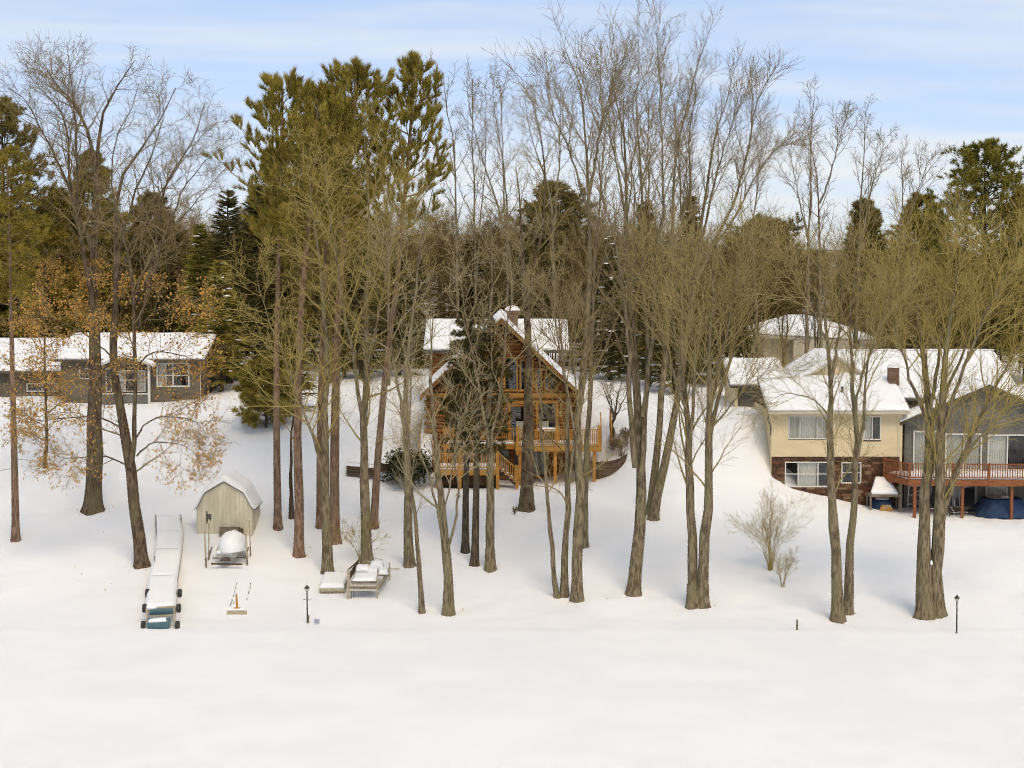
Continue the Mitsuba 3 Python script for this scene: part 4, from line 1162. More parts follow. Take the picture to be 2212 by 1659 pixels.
for i, q in enumerate(([A, B, R1, R0], [B, C_, R1, R1 + [0, .01, 0]], [C_, D_, R0, R1], [D_, A, R0, R0 + [0, .01, 0]])):
    part(hh, 'roof_snow', slab_snow(np.array(q) + np.array([0, 0, .01]), .28, 95 + i, 26, 12), 'mat_snow', True)
part(hh, 'window', MB().b6(hx0 + 4, hx0 + 5.4, hy - .05, hy - .003, 8.2, 9.6), 'fascia_dark')

frame_end()
# ------------------------------------------------------------------ grey ranch house on the left
frame_at(70.4, .9)
lh = thing('grey_ranch_house', 'low dark grey ranch house with snow roof and white framed windows on the left slope', 'house')
LY = 52.0
LX0, LX1 = SX(184, LY), SX(600, LY)
lz0, lze = 6.2, SZ(1078, 51.4)
lw = [(SX(470, LY), SX(569, LY), SZ(1161, LY), SZ(1088, LY)), (SX(318, LY), SX(336, LY), SZ(1176, LY), SZ(1105, LY)), (SX(345, LY), SX(437, LY), SZ(1176, LY), SZ(1110, LY)), (SX(238, LY), SX(276, LY), SZ(1137, LY), SZ(1105, LY))]
cv = (SX(514, LY), SX(543, LY), SZ(1194, LY), SZ(1184, LY))
w_ = wall(LX0, LX1, lz0, lze, LY, LY + .2, lw + [cv])
w_.b6(LX0, LX0 + .2, LY + .2, 61, lz0, lze).b6(LX1 - .2, LX1, LY + .2, 61, lz0, lze).b6(LX0 + .2, LX1 - .2, 60.8, 61, lz0, lze).prism_z([(LX0 + .2, LY + .3), (LX1 - .2, LY + .3), (LX1 - .2, 60.7), (LX0 + .2, 60.7)], 6.8, 6.9)
part(lh, 'wall', w_, 'fascia_dark')
part(lh, 'siding', laps(LX0 - .02, LX1 + .02, lz0 + .3, lze - .02, LY - .003, .13, lw + [cv]), 'dark_siding', kind='stuff')
part(lh, 'corner_trim', MB().b6(LX1 + .022, LX1 + .05, LY - .05, LY + .1, lz0, lze), 'white_trim')
part(lh, 'crawl_vent', frame(*cv, LY + .02, .03), 'fascia_dark')
window(lh, *lw[0], LY + .03, 'white_trim', mull=mm(lw[0], .5), rails=[SZ(1126, LY)], curtain=[(.03, .3)], fw=.1)
window(lh, *lw[1], LY + .03, 'white_trim', rails=[(lw[1][2] + lw[1][3]) / 2])
window(lh, *lw[2], LY + .03, 'white_trim', mull=mm(lw[2], .33, .62), rails=[SZ(1140, LY)], curtain=[(.05, .3), (.65, .95)], fw=.09)
window(lh, *lw[3], LY + .03, 'white_trim', rails=[(lw[3][2] + lw[3][3]) / 2])
part(lh, 'porch_panel', laps(SX(303, 51.2), SX(443, 51.2), lz0 + .5, SZ(1176, LY) - .12, 51.3, .13), 'slate_siding', kind='stuff')
part(lh, 'porch_sill', MB().b6(SX(303, 51.2), SX(443, 51.2), 51.22, 51.42, SZ(1176, LY) - .115, SZ(1176, LY) - .03), 'white_trim')
part(lh, 'porch_post', MB().b6(SX(443, 51.2), SX(448, 51.2) + .04, 51.2, 51.4, lz0 + .3, SZ(1092, 51.3)), 'white_trim')
px0, px1, pxm = SX(300, 51), SX(458, 51), SX(374, 51)
pz0, pz1 = SZ(1095, 51), SZ(1069, 51)
part(lh, 'porch_gable', MB().prism_y([(px0, pz0), (px1, pz0), (pxm, pz1)], 51.2, 51.35), 'dark_siding')
for s, x in ((-1, px0), (1, px1)):
    q = [[x + s * .15, 50.9, pz0 - .02], [x + s * .15, 55, pz0 - .02], [pxm, 55, pz1 + .12], [pxm, 50.9, pz1 + .12]]
    if s < 0: q = [q[1], q[0], q[3], q[2]]
    rf = part(lh, 'porch_roof', roof_slab(q, .12), 'white_trim')
    part(rf, 'roof_snow', slab_snow(np.array(q) + np.array([0, 0, .006]), .22, 104 + s, 14, 12), 'mat_snow', True)
lzr = SZ(1008, 56.5)
qa = [[LX0 - .3, 51.3, lze], [LX1 + .45, 51.3, lze], [LX1 + .45, 56.5, lzr], [LX0 - .3, 56.5, lzr]]
qb = [[LX1 + .45, 61.7, lze], [LX0 - .3, 61.7, lze], [LX0 - .3, 56.51, lzr], [LX1 + .45, 56.51, lzr]]
for i, q in enumerate((qa, qb)):
    rf = part(lh, 'roof', roof_slab(q, .16), 'fascia_dark')
    part(rf, 'roof_snow', slab_snow(np.array(q) + np.array([0, 0, .006]), .30, 110 + i, 50, 20), 'mat_snow', True)
part(lh, 'gable_end', MB().raw([[LX1, 52.2, lze - .1], [LX1, 60.9, lze - .1], [LX1, 56.5, lzr - .2], [LX1 - .15, 52.2, lze - .1], [LX1 - .15, 60.9, lze - .1], [LX1 - .15, 56.5, lzr - .2]], [[0, 1, 2], [3, 5, 4], [0, 2, 5], [0, 5, 3], [1, 4, 5], [1, 5, 2], [0, 3, 4], [0, 4, 1]]), 'dark_siding')
# lower wing to the left
EX0 = -46.0
ez, ezr = SZ(1113, 54.5), SZ(1022, 60)
ew = [(SX(80, 55), SX(174, 55), SZ(1175, 55), SZ(1149, 55)), (SX(-120, 55), SX(-20, 55), SZ(1180, 55), SZ(1149, 55))]
w_ = wall(EX0, LX0, lz0, ez, 55, 55.2, ew).b6(EX0, EX0 + .2, 55.2, 64, lz0, ez).b6(EX0 + .2, LX0, 63.8, 64, lz0, ez)
part(lh, 'wing_wall', w_, 'fascia_dark')
part(lh, 'wing_siding', laps(EX0, LX0, lz0 + .3, ez, 54.997, .13, ew), 'dark_siding', kind='stuff')
for q in ew: window(lh, *q, 55.03, 'white_trim', mull=mm(q, .5))
for i, q in enumerate(([[EX0 - .4, 54.2, ez], [LX0 - .31, 54.2, ez], [LX0 - .31, 60, ezr], [EX0 - .4, 60, ezr]], [[LX0 - .31, 65.8, ez], [EX0 - .4, 65.8, ez], [EX0 - .4, 60.01, ezr], [LX0 - .31, 60.01, ezr]])):
    rf = part(lh, 'wing_roof', roof_slab(q, .16), 'fascia_dark')
    part(rf, 'roof_snow', slab_snow(np.array(q) + np.array([0, 0, .006]), .30, 120 + i, 40, 20), 'mat_snow', True)
an = thing('roof_antenna', 'thin mast with a small H shaped aerial on the grey ranch roof', 'antenna')
ax, ay, az_ = SX(625, 57), 57.0, SZ(965, 57)
part(an, 'mast', MB().tube([[ax, ay, 8.8], [ax, ay, az_ + .1]], .022, 6), 'grey_metal')
part(an, 'elements', MB().bar([ax - .05, ay, az_ + .1], [ax + .32, ay, az_ + .1], .03).bar([ax - .02, ay, az_ - .15], [ax - .02, ay, az_ + .35], .03).bar([ax + .28, ay, az_ - .15], [ax + .28, ay, az_ + .35], .03).bar([ax + .13, ay, az_ - .1], [ax + .13, ay, az_ + .3], .025), 'grey_metal')
# steep little house up behind
frame_end()
af = thing('steep_roof_cabin', 'small far cabin with a steep snowy roof among dark conifers behind the ranch house', 'house')
fx, fy = SX(556, 165), 165.0
fz = float(terr(fx, fy)[0])
part(af, 'wall', MB().prism_y([(fx - 2.2, fz - .3), (fx + 2.2, fz - .3), (fx + 2.2, fz + 2.6), (fx, fz + 4.9), (fx - 2.2, fz + 2.6)], fy, fy + 6), 'dark_timber')
for s in (-1, 1):
    q = [[fx + s * 2.6, fy - .5, fz + 2.3], [fx + s * 2.6, fy + 6.5, fz + 2.3], [fx, fy + 6.5, fz + 5.05], [fx, fy - .5, fz + 5.05]]
    if s < 0: q = [q[1], q[0], q[3], q[2]]
    rf = part(af, 'roof', roof_slab(q, .15), 'shingle')
    part(rf, 'roof_snow', slab_snow(np.array(q) + np.array([0, 0, .006]), .4, 130 + s, 16, 12), 'mat_snow', True)
part(af, 'window', MB().b6(fx - .5, fx + .5, fy - .03, fy - .002, fz + 2.2, fz + 3.2), 'interior')
# ------------------------------------------------------------------ shed
frame_at(60.4, .55)
sh = thing('garden_shed', 'pale green gambrel roofed shed of vertical boards with snow on its roof', 'shed')
YS = 36.6
sx = lambda z, D=YS: SX(560 + z / 5.53, D)
szv = lambda z, D=YS: SZ(1420 + z / 5.53, D)
a0, a1, am = sx(147), sx(1063), sx(597)
zb, zk, zp, zw = szv(1028), szv(330), szv(142), szv(575)
k0, k1 = sx(278), sx(928)
DEP = 2.9
prof = [(a0, zb), (a1, zb), (a1, zw), (k1, zk), (am, zp), (k0, zk), (a0, zw)]
part(sh, 'wall', MB().prism_y(prof, YS + .03, YS + DEP), 'shed_siding')
nb = 13
bwid = (a1 - a0) / nb
top = lambda x: np.interp(x, [a0, k0, am, k1, a1], [zw, zk, zp, zk, zw]) - .02
for k in range(nb):
    x0, x1 = a0 + k * bwid + .006, a0 + (k + 1) * bwid - .006
    pts = [(x0, zb), (x1, zb), (x1, float(top(x1)))] + ([(am, float(top(am)))] if x0 < am < x1 else []) + [(x0, float(top(x0)))]
    part(sh, 'board', MB().prism_y(pts, YS, YS + .028), 'shed_siding')
sideb = MB()
for k in range(20):
    y = YS + .05 + k * DEP / 20
    for x, s in ((a1, 1), (a0, -1)):
        sideb.b6(min(x + s * .002, x + s * .025), max(x + s * .002, x + s * .025), y, y + DEP / 20 - .012, zb, zw)
part(sh, 'side_boards', sideb, 'shed_siding', kind='stuff')
part(sh, 'corner_trim', MB().b6(a1 - .02, a1 + .03, YS - .03, YS - .002, zb, zw).b6(a0 - .03, a0 + .02, YS - .03, YS - .002, zb, zw), 'cream_trim')
part(sh, 'header_board', MB().b6(a0, a1, YS - .02, YS - .003, zb, zb + .1), 'shed_siding')
ev = .16
rp = [(a0 - ev, zw - .10), (a0, zw + .02), (k0, zk + .02), (am, zp + .02), (k1, zk + .02), (a1, zw + .02), (a1 + ev, zw - .10)]
rm, sn = MB(), None
for (xa, za), (xb, zb_) in zip(rp[:-1], rp[1:]):
    rm.raw(*roof_slab([[xa, YS - .12, za + .03], [xb, YS - .12, zb_ + .03], [xb, YS + DEP + .1, zb_ + .03], [xa, YS + DEP + .1, za + .03]], .04))
rf = part(sh, 'roof', rm, 'fascia_dark')
# snow draped over the gambrel
ss = np.linspace(0, 1, 40)
q = np.array(rp)
cl = np.concatenate([[0], np.cumsum(np.hypot(*np.diff(q, axis=0).T))]); cl /= cl[-1]
xx, zz = np.interp(ss, cl, q[:, 0]), np.interp(ss, cl, q[:, 1])
yy = np.linspace(YS - .11, YS + DEP + .08, 16)
ed = np.clip(np.minimum(ss, 1 - ss) / .06, 0, 1)
ey = np.clip(np.minimum(yy - yy[0], yy[-1] - yy) / .3, 0, 1)
th = (.06 + .24 * np.sqrt(ed)[None] * (.4 + .6 * np.sqrt(ey))[:, None])
steep = np.interp(ss, cl, [.6, .7, .85, 1.25, .85, .7, .6])
nx_ = (xx - am) / (a1 - a0) * .5
X = xx[None] + nx_[None] * th * steep; Z = zz[None] + .034 + th * steep[None]
V1 = np.stack([X, np.broadcast_to(yy[:, None], X.shape), Z], -1); V0 = np.stack([np.broadcast_to(xx, X.shape), np.broadcast_to(yy[:, None], X.shape), np.broadcast_to(zz + .034, X.shape)], -1)
n1, n2 = X.shape
i, j = np.meshgrid(np.arange(n1 - 1), np.arange(n2 - 1), indexing='ij')
a_ = i * n2 + j
qd = np.stack([a_, a_ + 1, a_ + n2 + 1, a_ + n2], -1).reshape(-1, 4)
F = [np.vstack([qd[:, [0, 1, 2]], qd[:, [0, 2, 3]]])]
for ring in (np.arange(n2), (n1 - 1) * n2 + np.arange(n2), np.arange(n1) * n2, np.arange(n1) * n2 + n2 - 1):
    k, l = ring[:-1], ring[1:]
    F += [np.stack([k, k + n1 * n2, l + n1 * n2], 1), np.stack([k, l + n1 * n2, l], 1)]
part(rf, 'roof_snow', (np.concatenate([V1.reshape(-1, 3), V0.reshape(-1, 3)]), np.vstack(F)), 'mat_snow', True)
for x in (a0 + .12, (a0 + a1) / 2 - .25, (a0 + a1) / 2 + .3, a1 - .3):
    part(sh, 'block', MB().b6(x, x + .28, YS + .12, YS + .5, float(terr(x, YS + .3)[0]) - .3, zb - .003), 'dark_timber')
part(sh, 'floor', MB().b6(a0 + .02, a1 - .02, YS + .1, YS + DEP - .1, zb - .10, zb - .002), 'dark_timber')
bx = thing('plank_crate', 'weathered brown plank box standing against the shed front behind the snowy boat', 'box')
b0, b1, b2 = sx(518, 36.2), sx(845, 36.2), sx(898, 36.2)
zt, zg = szv(890, 36.2), 1.5
part(bx, 'front', MB().b6(b0, b1, 36.16, 36.2, zg, zt), 'dark_timber')
for k in range(5):
    w = (b1 - b0) / 5
    part(bx, 'plank', MB().b6(b0 + k * w + .006, b0 + (k + 1) * w - .006, 36.12, 36.157, zg, zt - .02 * (k % 2)), 'grey_wood')
part(bx, 'side', MB().b6(b1, b2, 36.25, 36.5, zg, zt - .12).b6(b0, b1, 36.2, 36.5, zg, zt - .05), 'dark_timber')

frame_end()
# ------------------------------------------------------------------ small boat on its lift
frame_at(57.9, .2)
lt = thing('boat_lift', 'boat lift with four pale posts and a winch wheel in front of the shed', 'boat lift')
def post(par, up_, lo_, D, w0, name='post', m='pale_wood', dark=.35):
    p, q = Ph((560 + up_[0] / 5.53) / 1.388788, (1420 + up_[1] / 5.53) / 1.388788, D), Ph((560 + lo_[0] / 5.53) / 1.388788, (1420 + lo_[1] / 5.53) / 1.388788, D)
    g = float(terr(q[0], D)[0]) - .25
    q = np.array([q[0], D, g]); k = p + (q - p) * (1 - dark)
    x = part(par, name, MB().tube([p, k], w0, 8), m, True)
    part(x, 'foot', MB().tube([k, q], w0 * 1.05, 8), 'grey_wood', True)
    return p, q
f1 = post(lt, (298, 958), (325, 1478), 34.7, .045)
f2 = post(lt, (978, 940), (1008, 1445), 34.8, .045)
f3 = post(lt, (366, 820), (365, 1240), 35.7, .035)
f4 = post(lt, (1038, 775), (1062, 1235), 35.9, .035)
wx = Ph((560 + 336 / 5.53) / 1.388788, (1420 + 730 / 5.53) / 1.388788, 35.5)
an_ = np.linspace(0, 2 * np.pi, 25)
axis = norm(np.array([.96, .28, 0])); e1 = np.array([-axis[1], axis[0], 0]); e2 = np.array([0, 0, 1.0])
wr = .33
wh = part(lt, 'winch_wheel', MB().tube([wx + wr * (np.cos(t) * e1 + np.sin(t) * e2) for t in an_], .018, 6, cap=False), 'black_metal', True)
sm = MB()
for k in range(3):
    t = k * np.pi / 3
    sm.tube([wx - wr * (np.cos(t) * e1 + np.sin(t) * e2), wx + wr * (np.cos(t) * e1 + np.sin(t) * e2)], .011, 5)
part(wh, 'spokes', sm, 'black_metal')
part(lt, 'winch_box', MB().b6(wx[0] + .02, wx[0] + .2, 35.55, 35.75, wx[2] - .12, wx[2] + .14).tube([wx, wx + axis * .2], .035, 8).bar([wx[0] + .17, 35.6, wx[2] - .2], [wx[0] + .17, 35.6, wx[2] + .02], .05), 'dark_metal')
part(lt, 'cross_beam', MB().bar(np.array([sx(370, 34.4), 34.4, 1.42]), np.array([sx(890, 34.4), 34.35, 1.40]), .07, .09).bar(np.array([sx(395, 34.75), 34.75, 1.66]), np.array([sx(945, 34.8), 34.75, 1.70]), .06, .06), 'dark_timber')
part(lt, 'side_beam', MB().bar(f1[0] * 0 + np.array([f1[1][0] + .1, 34.7, 1.62]), np.array([f3[1][0] + .1, 36.1, 2.0]), .06, .08).bar(np.array([f2[1][0] - .15, 34.8, 1.62]), np.array([f4[1][0] - .15, 36.1, 2.0]), .06, .08), 'grey_wood')
bt_ = thing('small_boat', 'small cream boat buried under a dome of snow in front of the shed', 'boat')
h0, h1 = sx(452, 34.7), sx(822, 34.7)
hm, hw = (h0 + h1) / 2, (h1 - h0) / 2
rows = []
for s, wid, bow in ((0, 1, 0), (.35, 1.08, 0), (.6, 1.02, .02), (.8, .75, .1), (.93, .35, .22), (1, .03, .32)):
    y = 34.72 + 2.7 * s
    zz0 = 1.62 + .45 * s
    pr = [(-1, .42), (-.96, .25), (-.75, .06), (-.3, -.06), (0, -.1), (.3, -.06), (.75, .06), (.96, .25), (1, .42)]
    rows.append([[hm + hw * wid * a, y, zz0 + b + bow] for a, b in pr])
rows = np.array(rows); nr, nc = rows.shape[:2]
i, j = np.meshgrid(np.arange(nr - 1), np.arange(nc - 1), indexing='ij')
a_ = i * nc + j
qd = np.stack([a_, a_ + 1, a_ + nc + 1, a_ + nc], -1).reshape(-1, 4)
tr = np.array([[0, k, k + 1] for k in range(1, nc - 1)])
part(bt_, 'hull', (rows.reshape(-1, 3), np.vstack([qd[:, [0, 1, 2]], qd[:, [0, 2, 3]], tr])), 'boat_cream', 40)
part(bt_, 'transom_trim', MB().b6(h0 - .02, h1 + .02, 34.66, 34.72, 2.02, 2.08).b6(h0 + .02, h0 + .3, 34.68, 34.715, 1.85, 2.02).b6(h1 - .45, h1 - .03, 34.68, 34.715, 1.85, 2.02), 'cream_trim')
part(bt_, 'motor_well', MB().lathe([(.001, .16), (.2, .12), (.3, 0), (.001, -.02)], (hm - .08, 34.64, 1.56), 14), 'dark_timber', 40)
n = 22; m_ = 26
th_, ph = np.meshgrid(np.linspace(0, np.pi / 2, n), np.arange(m_) * 2 * np.pi / m_, indexing='ij')
dc = np.array([hm + .16, 35.55, 2.02])
W_, L_, H_ = (sx(908, 35) - sx(440, 35)) / 2, 1.3, .95
dome = dc + np.stack([W_ * np.sin(th_) ** .8 * np.cos(ph), L_ * np.sin(th_) ** .8 * np.sin(ph), H_ * np.cos(th_) ** .9], -1)
dome += (meshkit.fbm(dome * 2.2, 3, 4) - .5)[..., None] * .10
i, j = np.meshgrid(np.arange(n - 1), np.arange(m_), indexing='ij')
qd = np.stack([i * m_ + j, i * m_ + (j + 1) % m_, (i + 1) * m_ + (j + 1) % m_, (i + 1) * m_ + j], -1).reshape(-1, 4)
part(bt_, 'snow_dome', (dome.reshape(-1, 3), np.vstack([qd[:, [0, 1, 2]], qd[:, [0, 2, 3]]])), 'mat_snow', True)
part(bt_, 'snow_ledge', slab_snow([[h0 + .03, 34.62, 1.9], [h1 - .3, 34.62, 1.86], [h1 - .15, 35.3, 2.05], [h0 + .05, 35.3, 2.05]], .2, 17, 16, 10, .2), 'mat_snow', True)

frame_end()
# ------------------------------------------------------------------ roll-in dock pulled up the bank
rd = thing('roll_in_dock', 'long snow covered roll in dock on rubber wheels with blue float barrels at its end', 'dock')
dS = lambda x, y: ((400 + x / 5.53) / 1.388788, (1700 + y / 5.53) / 1.388788)
ctr0 = P(*dS(452, 690), 84.3) - np.array([0, 0, .1])
far = G(1238 * .40687 / 1.388788, (1300 + 660 * .40687) / 1.388788)
m1 = G(1240 * .40687 / 1.388788, (1300 + 905 * .40687) / 1.388788)
m0 = (ctr0 + m1) / 2 + np.array([-.08, 0, .04])
m2 = (m1 + far) / 2 + np.array([.12, 0, .06])
line = [ctr0, m0, m1 + [0, 0, .12], m2 + [0, 0, .1], far + [0, 0, .12]]
hw_ = .66
for k, (a, b) in enumerate(zip(line[:-1], line[1:])):
    t = norm(b - a); e = norm(np.cross(t, [0, 0, 1.0]))
    x = part(rd, 'deck_section', roof_slab([a - e * hw_, a + e * hw_, b - t * .03 + e * hw_, b - t * .03 - e * hw_], .1), 'pale_wood')
    part(x, 'side_rail', MB().bar(a - e * (hw_ + .03) - [0, 0, .04], b - e * (hw_ + .03) - [0, 0, .04], .05, .14).bar(a + e * (hw_ + .03) - [0, 0, .04], b + e * (hw_ + .03) - [0, 0, .04], .05, .14), 'pale_wood')
    part(x, 'deck_snow', slab_snow([a - e * (hw_ + .05) + [0, 0, .034], a + e * (hw_ + .05) + [0, 0, .034], b + t * .12 + e * (hw_ + .05) + [0, 0, .034], b + t * .12 - e * (hw_ + .05) + [0, 0, .034]], .27, 140 + k, 16, 30), 'mat_snow', True)
def wheel(par, c, r, w):
    c = np.asarray(c, float)
    x = part(par, 'wheel', move_x(MB().lathe([(r * .55, -w / 2), (r * .95, -w / 2), (r, -w * .3), (r, w * .3), (r * .95, w / 2), (r * .55, w / 2), (r * .55, -w / 2)], (0, 0, 0), 20).mesh(), c), 'rubber', 35)
    part(x, 'hub', move_x(MB().lathe([(.001, -w * .35), (r * .54, -w * .35), (r * .54, w * .35), (.001, w * .35)], (0, 0, 0), 14).mesh(), c), 'pale_wood', 35)
def move_x(m, c):
    v, f = m
    return np.stack([v[:, 2], v[:, 1], v[:, 0]], 1) + c, f[:, ::-1]
for (xa, xb, yv, D, zc) in ((165, 732, 975, 83.4, 0), (188, 752, 690, 84.3, 0), (236, 768, 440, 86.6, 0)):
    xl, xr = P(*dS(xa, yv), D)[0], P(*dS(xb, yv), D)[0]
    zc = max(P(*dS(450, yv), D)[2], float(terrain(xl, D)[0]) + .1)
    for x in (xl, xr): wheel(rd, (x, D, zc), .215, .17)
    part(rd, 'axle', MB().tube([[xl, D, zc], [xr, D, zc]], .03, 8), 'grey_metal')
def barrel(par, c, L, r):
    b = MB().lathe([(.001, -L / 2), (r * .9, -L / 2), (r, -L * .45), (r, -L * .18), (r * 1.04, -L * .16), (r, -L * .14), (r, L * .14), (r * 1.04, L * .16), (r, L * .18), (r, L * .45), (r * .9, L / 2), (.001, L / 2)], (0, 0, 0), 22)
    return part(par, 'float_barrel', move_x(b.mesh(), np.asarray(c, float)), 'blue_plastic', 30)
bx1, bx0 = P(*dS(600, 960), 83.4)[0], P(*dS(245, 960), 83.4)[0]
c1 = ((bx0 + bx1) / 2, 83.42, P(*dS(450, 955), 83.4)[2])
b1_ = barrel(rd, c1, bx1 - bx0, .31)
part(b1_, 'snow_cap', slab_snow([[bx0 + .04, 83.15, c1[2] + .13], [bx1 - .12, 83.1, c1[2] + .17], [bx1 - .04, 83.7, c1[2] + .15], [bx0 + .04, 83.7, c1[2] + .15]], .17, 8, 14, 10, .25), 'mat_snow_plain', True)
c2_ = (P(*dS(480, 735), 84.4)[0], 84.45, P(*dS(480, 735), 84.4)[2])
barrel(rd, c2_, P(*dS(660, 735), 84.4)[0] - P(*dS(235, 735), 84.4)[0], .24)
fr = MB()
for s in (0, 1):
    u = (212, 676)[s]
    top_ = P(*dS(u, 690), 84.2); bot = P(*dS(u + (12, 2)[s], 985), 83.4)
    fr.bar(top_, bot, .05).bar(np.array([top_[0], 84.3, top_[2] + .02]), np.array([top_[0], 84.3, .2]), .06)
fr.bar(P(*dS(205, 690), 84.3), P(*dS(690, 665), 84.3), .06, .09).bar(P(*dS(225, 822), 83.8), P(*dS(672, 800), 83.8), .06)
part(rd, 'end_frame', fr, 'pale_wood')
for (u, v0, v1, D) in ((1147, 600, 1000, 96.5), (1333, 600, 830, 98.3), (1140, 905, 1010, 91.5)):
    p = P(u * .40687 / 1.388788, (1300 + v0 * .40687) / 1.388788, D)
    part(rd, 'pipe_leg', MB().tube([p, [p[0] + .05, D, float(terrain(p[0], D)[0]) - .2]], .03, 7), 'grey_wood', True)

# ------------------------------------------------------------------ orange post on a half buried frame
of = thing('buried_ramp_frame', 'small half buried wooden ramp frame with an upright orange post beside the dock', 'ramp')
oS = lambda x, y: ((400 + x / 5.53) / 1.388788, (1700 + y / 5.53) / 1.388788)
p0, p1 = G(*oS(1552, 792)), G(*oS(1890, 775))
zO = max(p0[2], p1[2])
part(of, 'base_board', MB().bar([p0[0], p0[1], zO + .05], [p1[0], p0[1], zO + .05], .06, .2), 'pale_wood')
part(of, 'base_snow', slab_snow([[p0[0] + .1, p0[1] - .02, zO + .165], [p1[0] - .02, p0[1] - .02, zO + .165], [p1[0] - .1, p0[1] + .35, zO + .165], [p0[0] + .16, p0[1] + .35, zO + .165]], .09, 61, 14, 8, .2), 'mat_snow_plain', True)
a, b = P(*oS(1708, 470), p0[1] + .2), P(*oS(1728, 690), p0[1] + .2)
part(of, 'upright_post', MB().bar([b[0], b[1], zO], [a[0], a[1], a[2]], .09, .07).b6(b[0] - .16, b[0] + .14, p0[1] + .05, p0[1] + .35, zO + .2, zO + .26), 'deck_wood')
part(of, 'post_cap', MB().b6(a[0] - .05, a[0] + .05, a[1] - .05, a[1] + .05, a[2], a[2] + .05), 'grey_metal')
for (u, v) in ((1610, 640), (1622, 605), (1634, 562), (1655, 490), (1677, 420), (1692, 352), (1706, 288), (1662, 602), (1880, 540), (1908, 440), (1914, 415), (1934, 345), (1940, 288), (1790, 700), (1650, 705)):
    g = G(*oS(u, v + 14))
    part(of, 'peg', MB().tube([g - [0, 0, .15], g + [.015, 0, .10]], .022, 6), 'dark_timber')

# ------------------------------------------------------------------ lamp posts, sign, stakes
def lamp_post(label, foot, h, bar_=False):
    k = thing('lamp_post', label, 'lamp post', 'garden lamp posts on the lake shore')
    x, y, z = foot
    part(k, 'pole', MB().tube([[x, y, z - .3], [x - .012, y, z + h - .24]], .034, 10), 'black_metal', True)
    part(k, 'lantern', MB().lathe([(.045, 0), (.075, .03), (.105, .14), (.001, .14)], (x - .012, y, z + h - .24), 10), 'lamp_glass', 40)
    part(k, 'hood', MB().lathe([(.001, -.005), (.14, 0), (.13, .03), (.06, .10), (.03, .13), (.03, .15), (.001, .17)], (x - .012, y, z + h - .095), 12), 'black_metal', 40)
    for a in range(4):
        part(k, 'lantern_rib', MB().bar([x - .012 + .05 * math.cos(a * 1.571 + .78), y + .05 * math.sin(a * 1.571 + .78), z + h - .24], [x - .012 + .108 * math.cos(a * 1.571 + .78), y + .108 * math.sin(a * 1.571 + .78), z + h - .095], .016), 'black_metal')
    if bar_:
        part(k, 'ladder_bar', MB().tube([[x - .22, y, z + h * .63], [x + .2, y, z + h * .645]], .011, 6), 'dark_metal')
        part(k, 'foot_board', MB().b6(x - .02, x + .085, y + .04, y + .06, z, z + .36), 'grey_wood')
    return k
L1 = G(922.5 / 1.388788, 1869 / 1.388788)
lamp_post('black garden lamp post with a crossbar standing left of the small sign', L1, (1869 - 1761) * L1[1] / 5357 * 1.04, True)
L2 = G(2870 / 1.388788, 1900 / 1.388788)
lamp_post('black garden lamp post without crossbar near the right edge of the photo', L2, (1900 - 1791) * L2[1] / 5357 * 1.04)
sg = thing('small_sign', 'small pale blue sign with two rows of dark writing in the snow', 'sign')
gs = G(945 / 1.388788, 1874 / 1.388788)
g0, g1, gt, gb = SX(936.5, gs[1]), SX(953.3, gs[1]), P(680, 1857 / 1.388788, gs[1])[2], P(680, 1870.5 / 1.388788, gs[1])[2]
part(sg, 'board', MB().b6(g0, g1, gs[1], gs[1] + .015, gb, gt), 'sign_white')
part(sg, 'stake', MB().b6((g0 + g1) / 2 - .015, (g0 + g1) / 2 + .015, gs[1] + .018, gs[1] + .04, gs[2] - .3, gt - .03), 'grey_metal')
wm = MB()
W_ = g1 - g0
rng = np.random.default_rng(6)
for r_, (zc, hh_) in enumerate((((gt * .75 + gb * .25), .055), ((gt * .27 + gb * .73), .055))):
    for k in range(6):     # blurred, unreadable characters: upright and level strokes only
        x = g0 + .012 + k * (W_ - .02) / 6
        w = (W_ - .02) / 6 * .72
        wm.b6(x, x + .009, gs[1] - .004, gs[1] - .001, zc - hh_ / 2, zc + hh_ / 2)
        if (k + r_) % 3 != 1: wm.b6(x + .01, x + w, gs[1] - .004, gs[1] - .001, zc + hh_ / 2 - .012, zc + hh_ / 2)
        if k % 2: wm.b6(x + .01, x + w, gs[1] - .004, gs[1] - .001, zc - .006, zc + .006)
        if (k + r_) % 4 == 0: wm.b6(x + w - .009, x + w, gs[1] - .004, gs[1] - .001, zc - hh_ / 2, zc + hh_ / 2 - .013)
part(sg, 'lettering', wm, 'sign_ink', label='two rows of blurred dark characters')
sk = G(2391 / 1.388788, 1890 / 1.388788)
k = thing('wooden_stake', 'short grey stake alone in the snow left of the forked trees at right', 'stake')
part(k, 'post', MB().tube([sk - [0, 0, .3], sk + [0, 0, .5]], .045, 8), 'grey_wood', True)
part(k, 'snow_cap', MB().lathe([(.05, 0), (.045, .02), (.001, .03)], sk + np.array([0, 0, .502]), 10), 'mat_snow_plain', True)

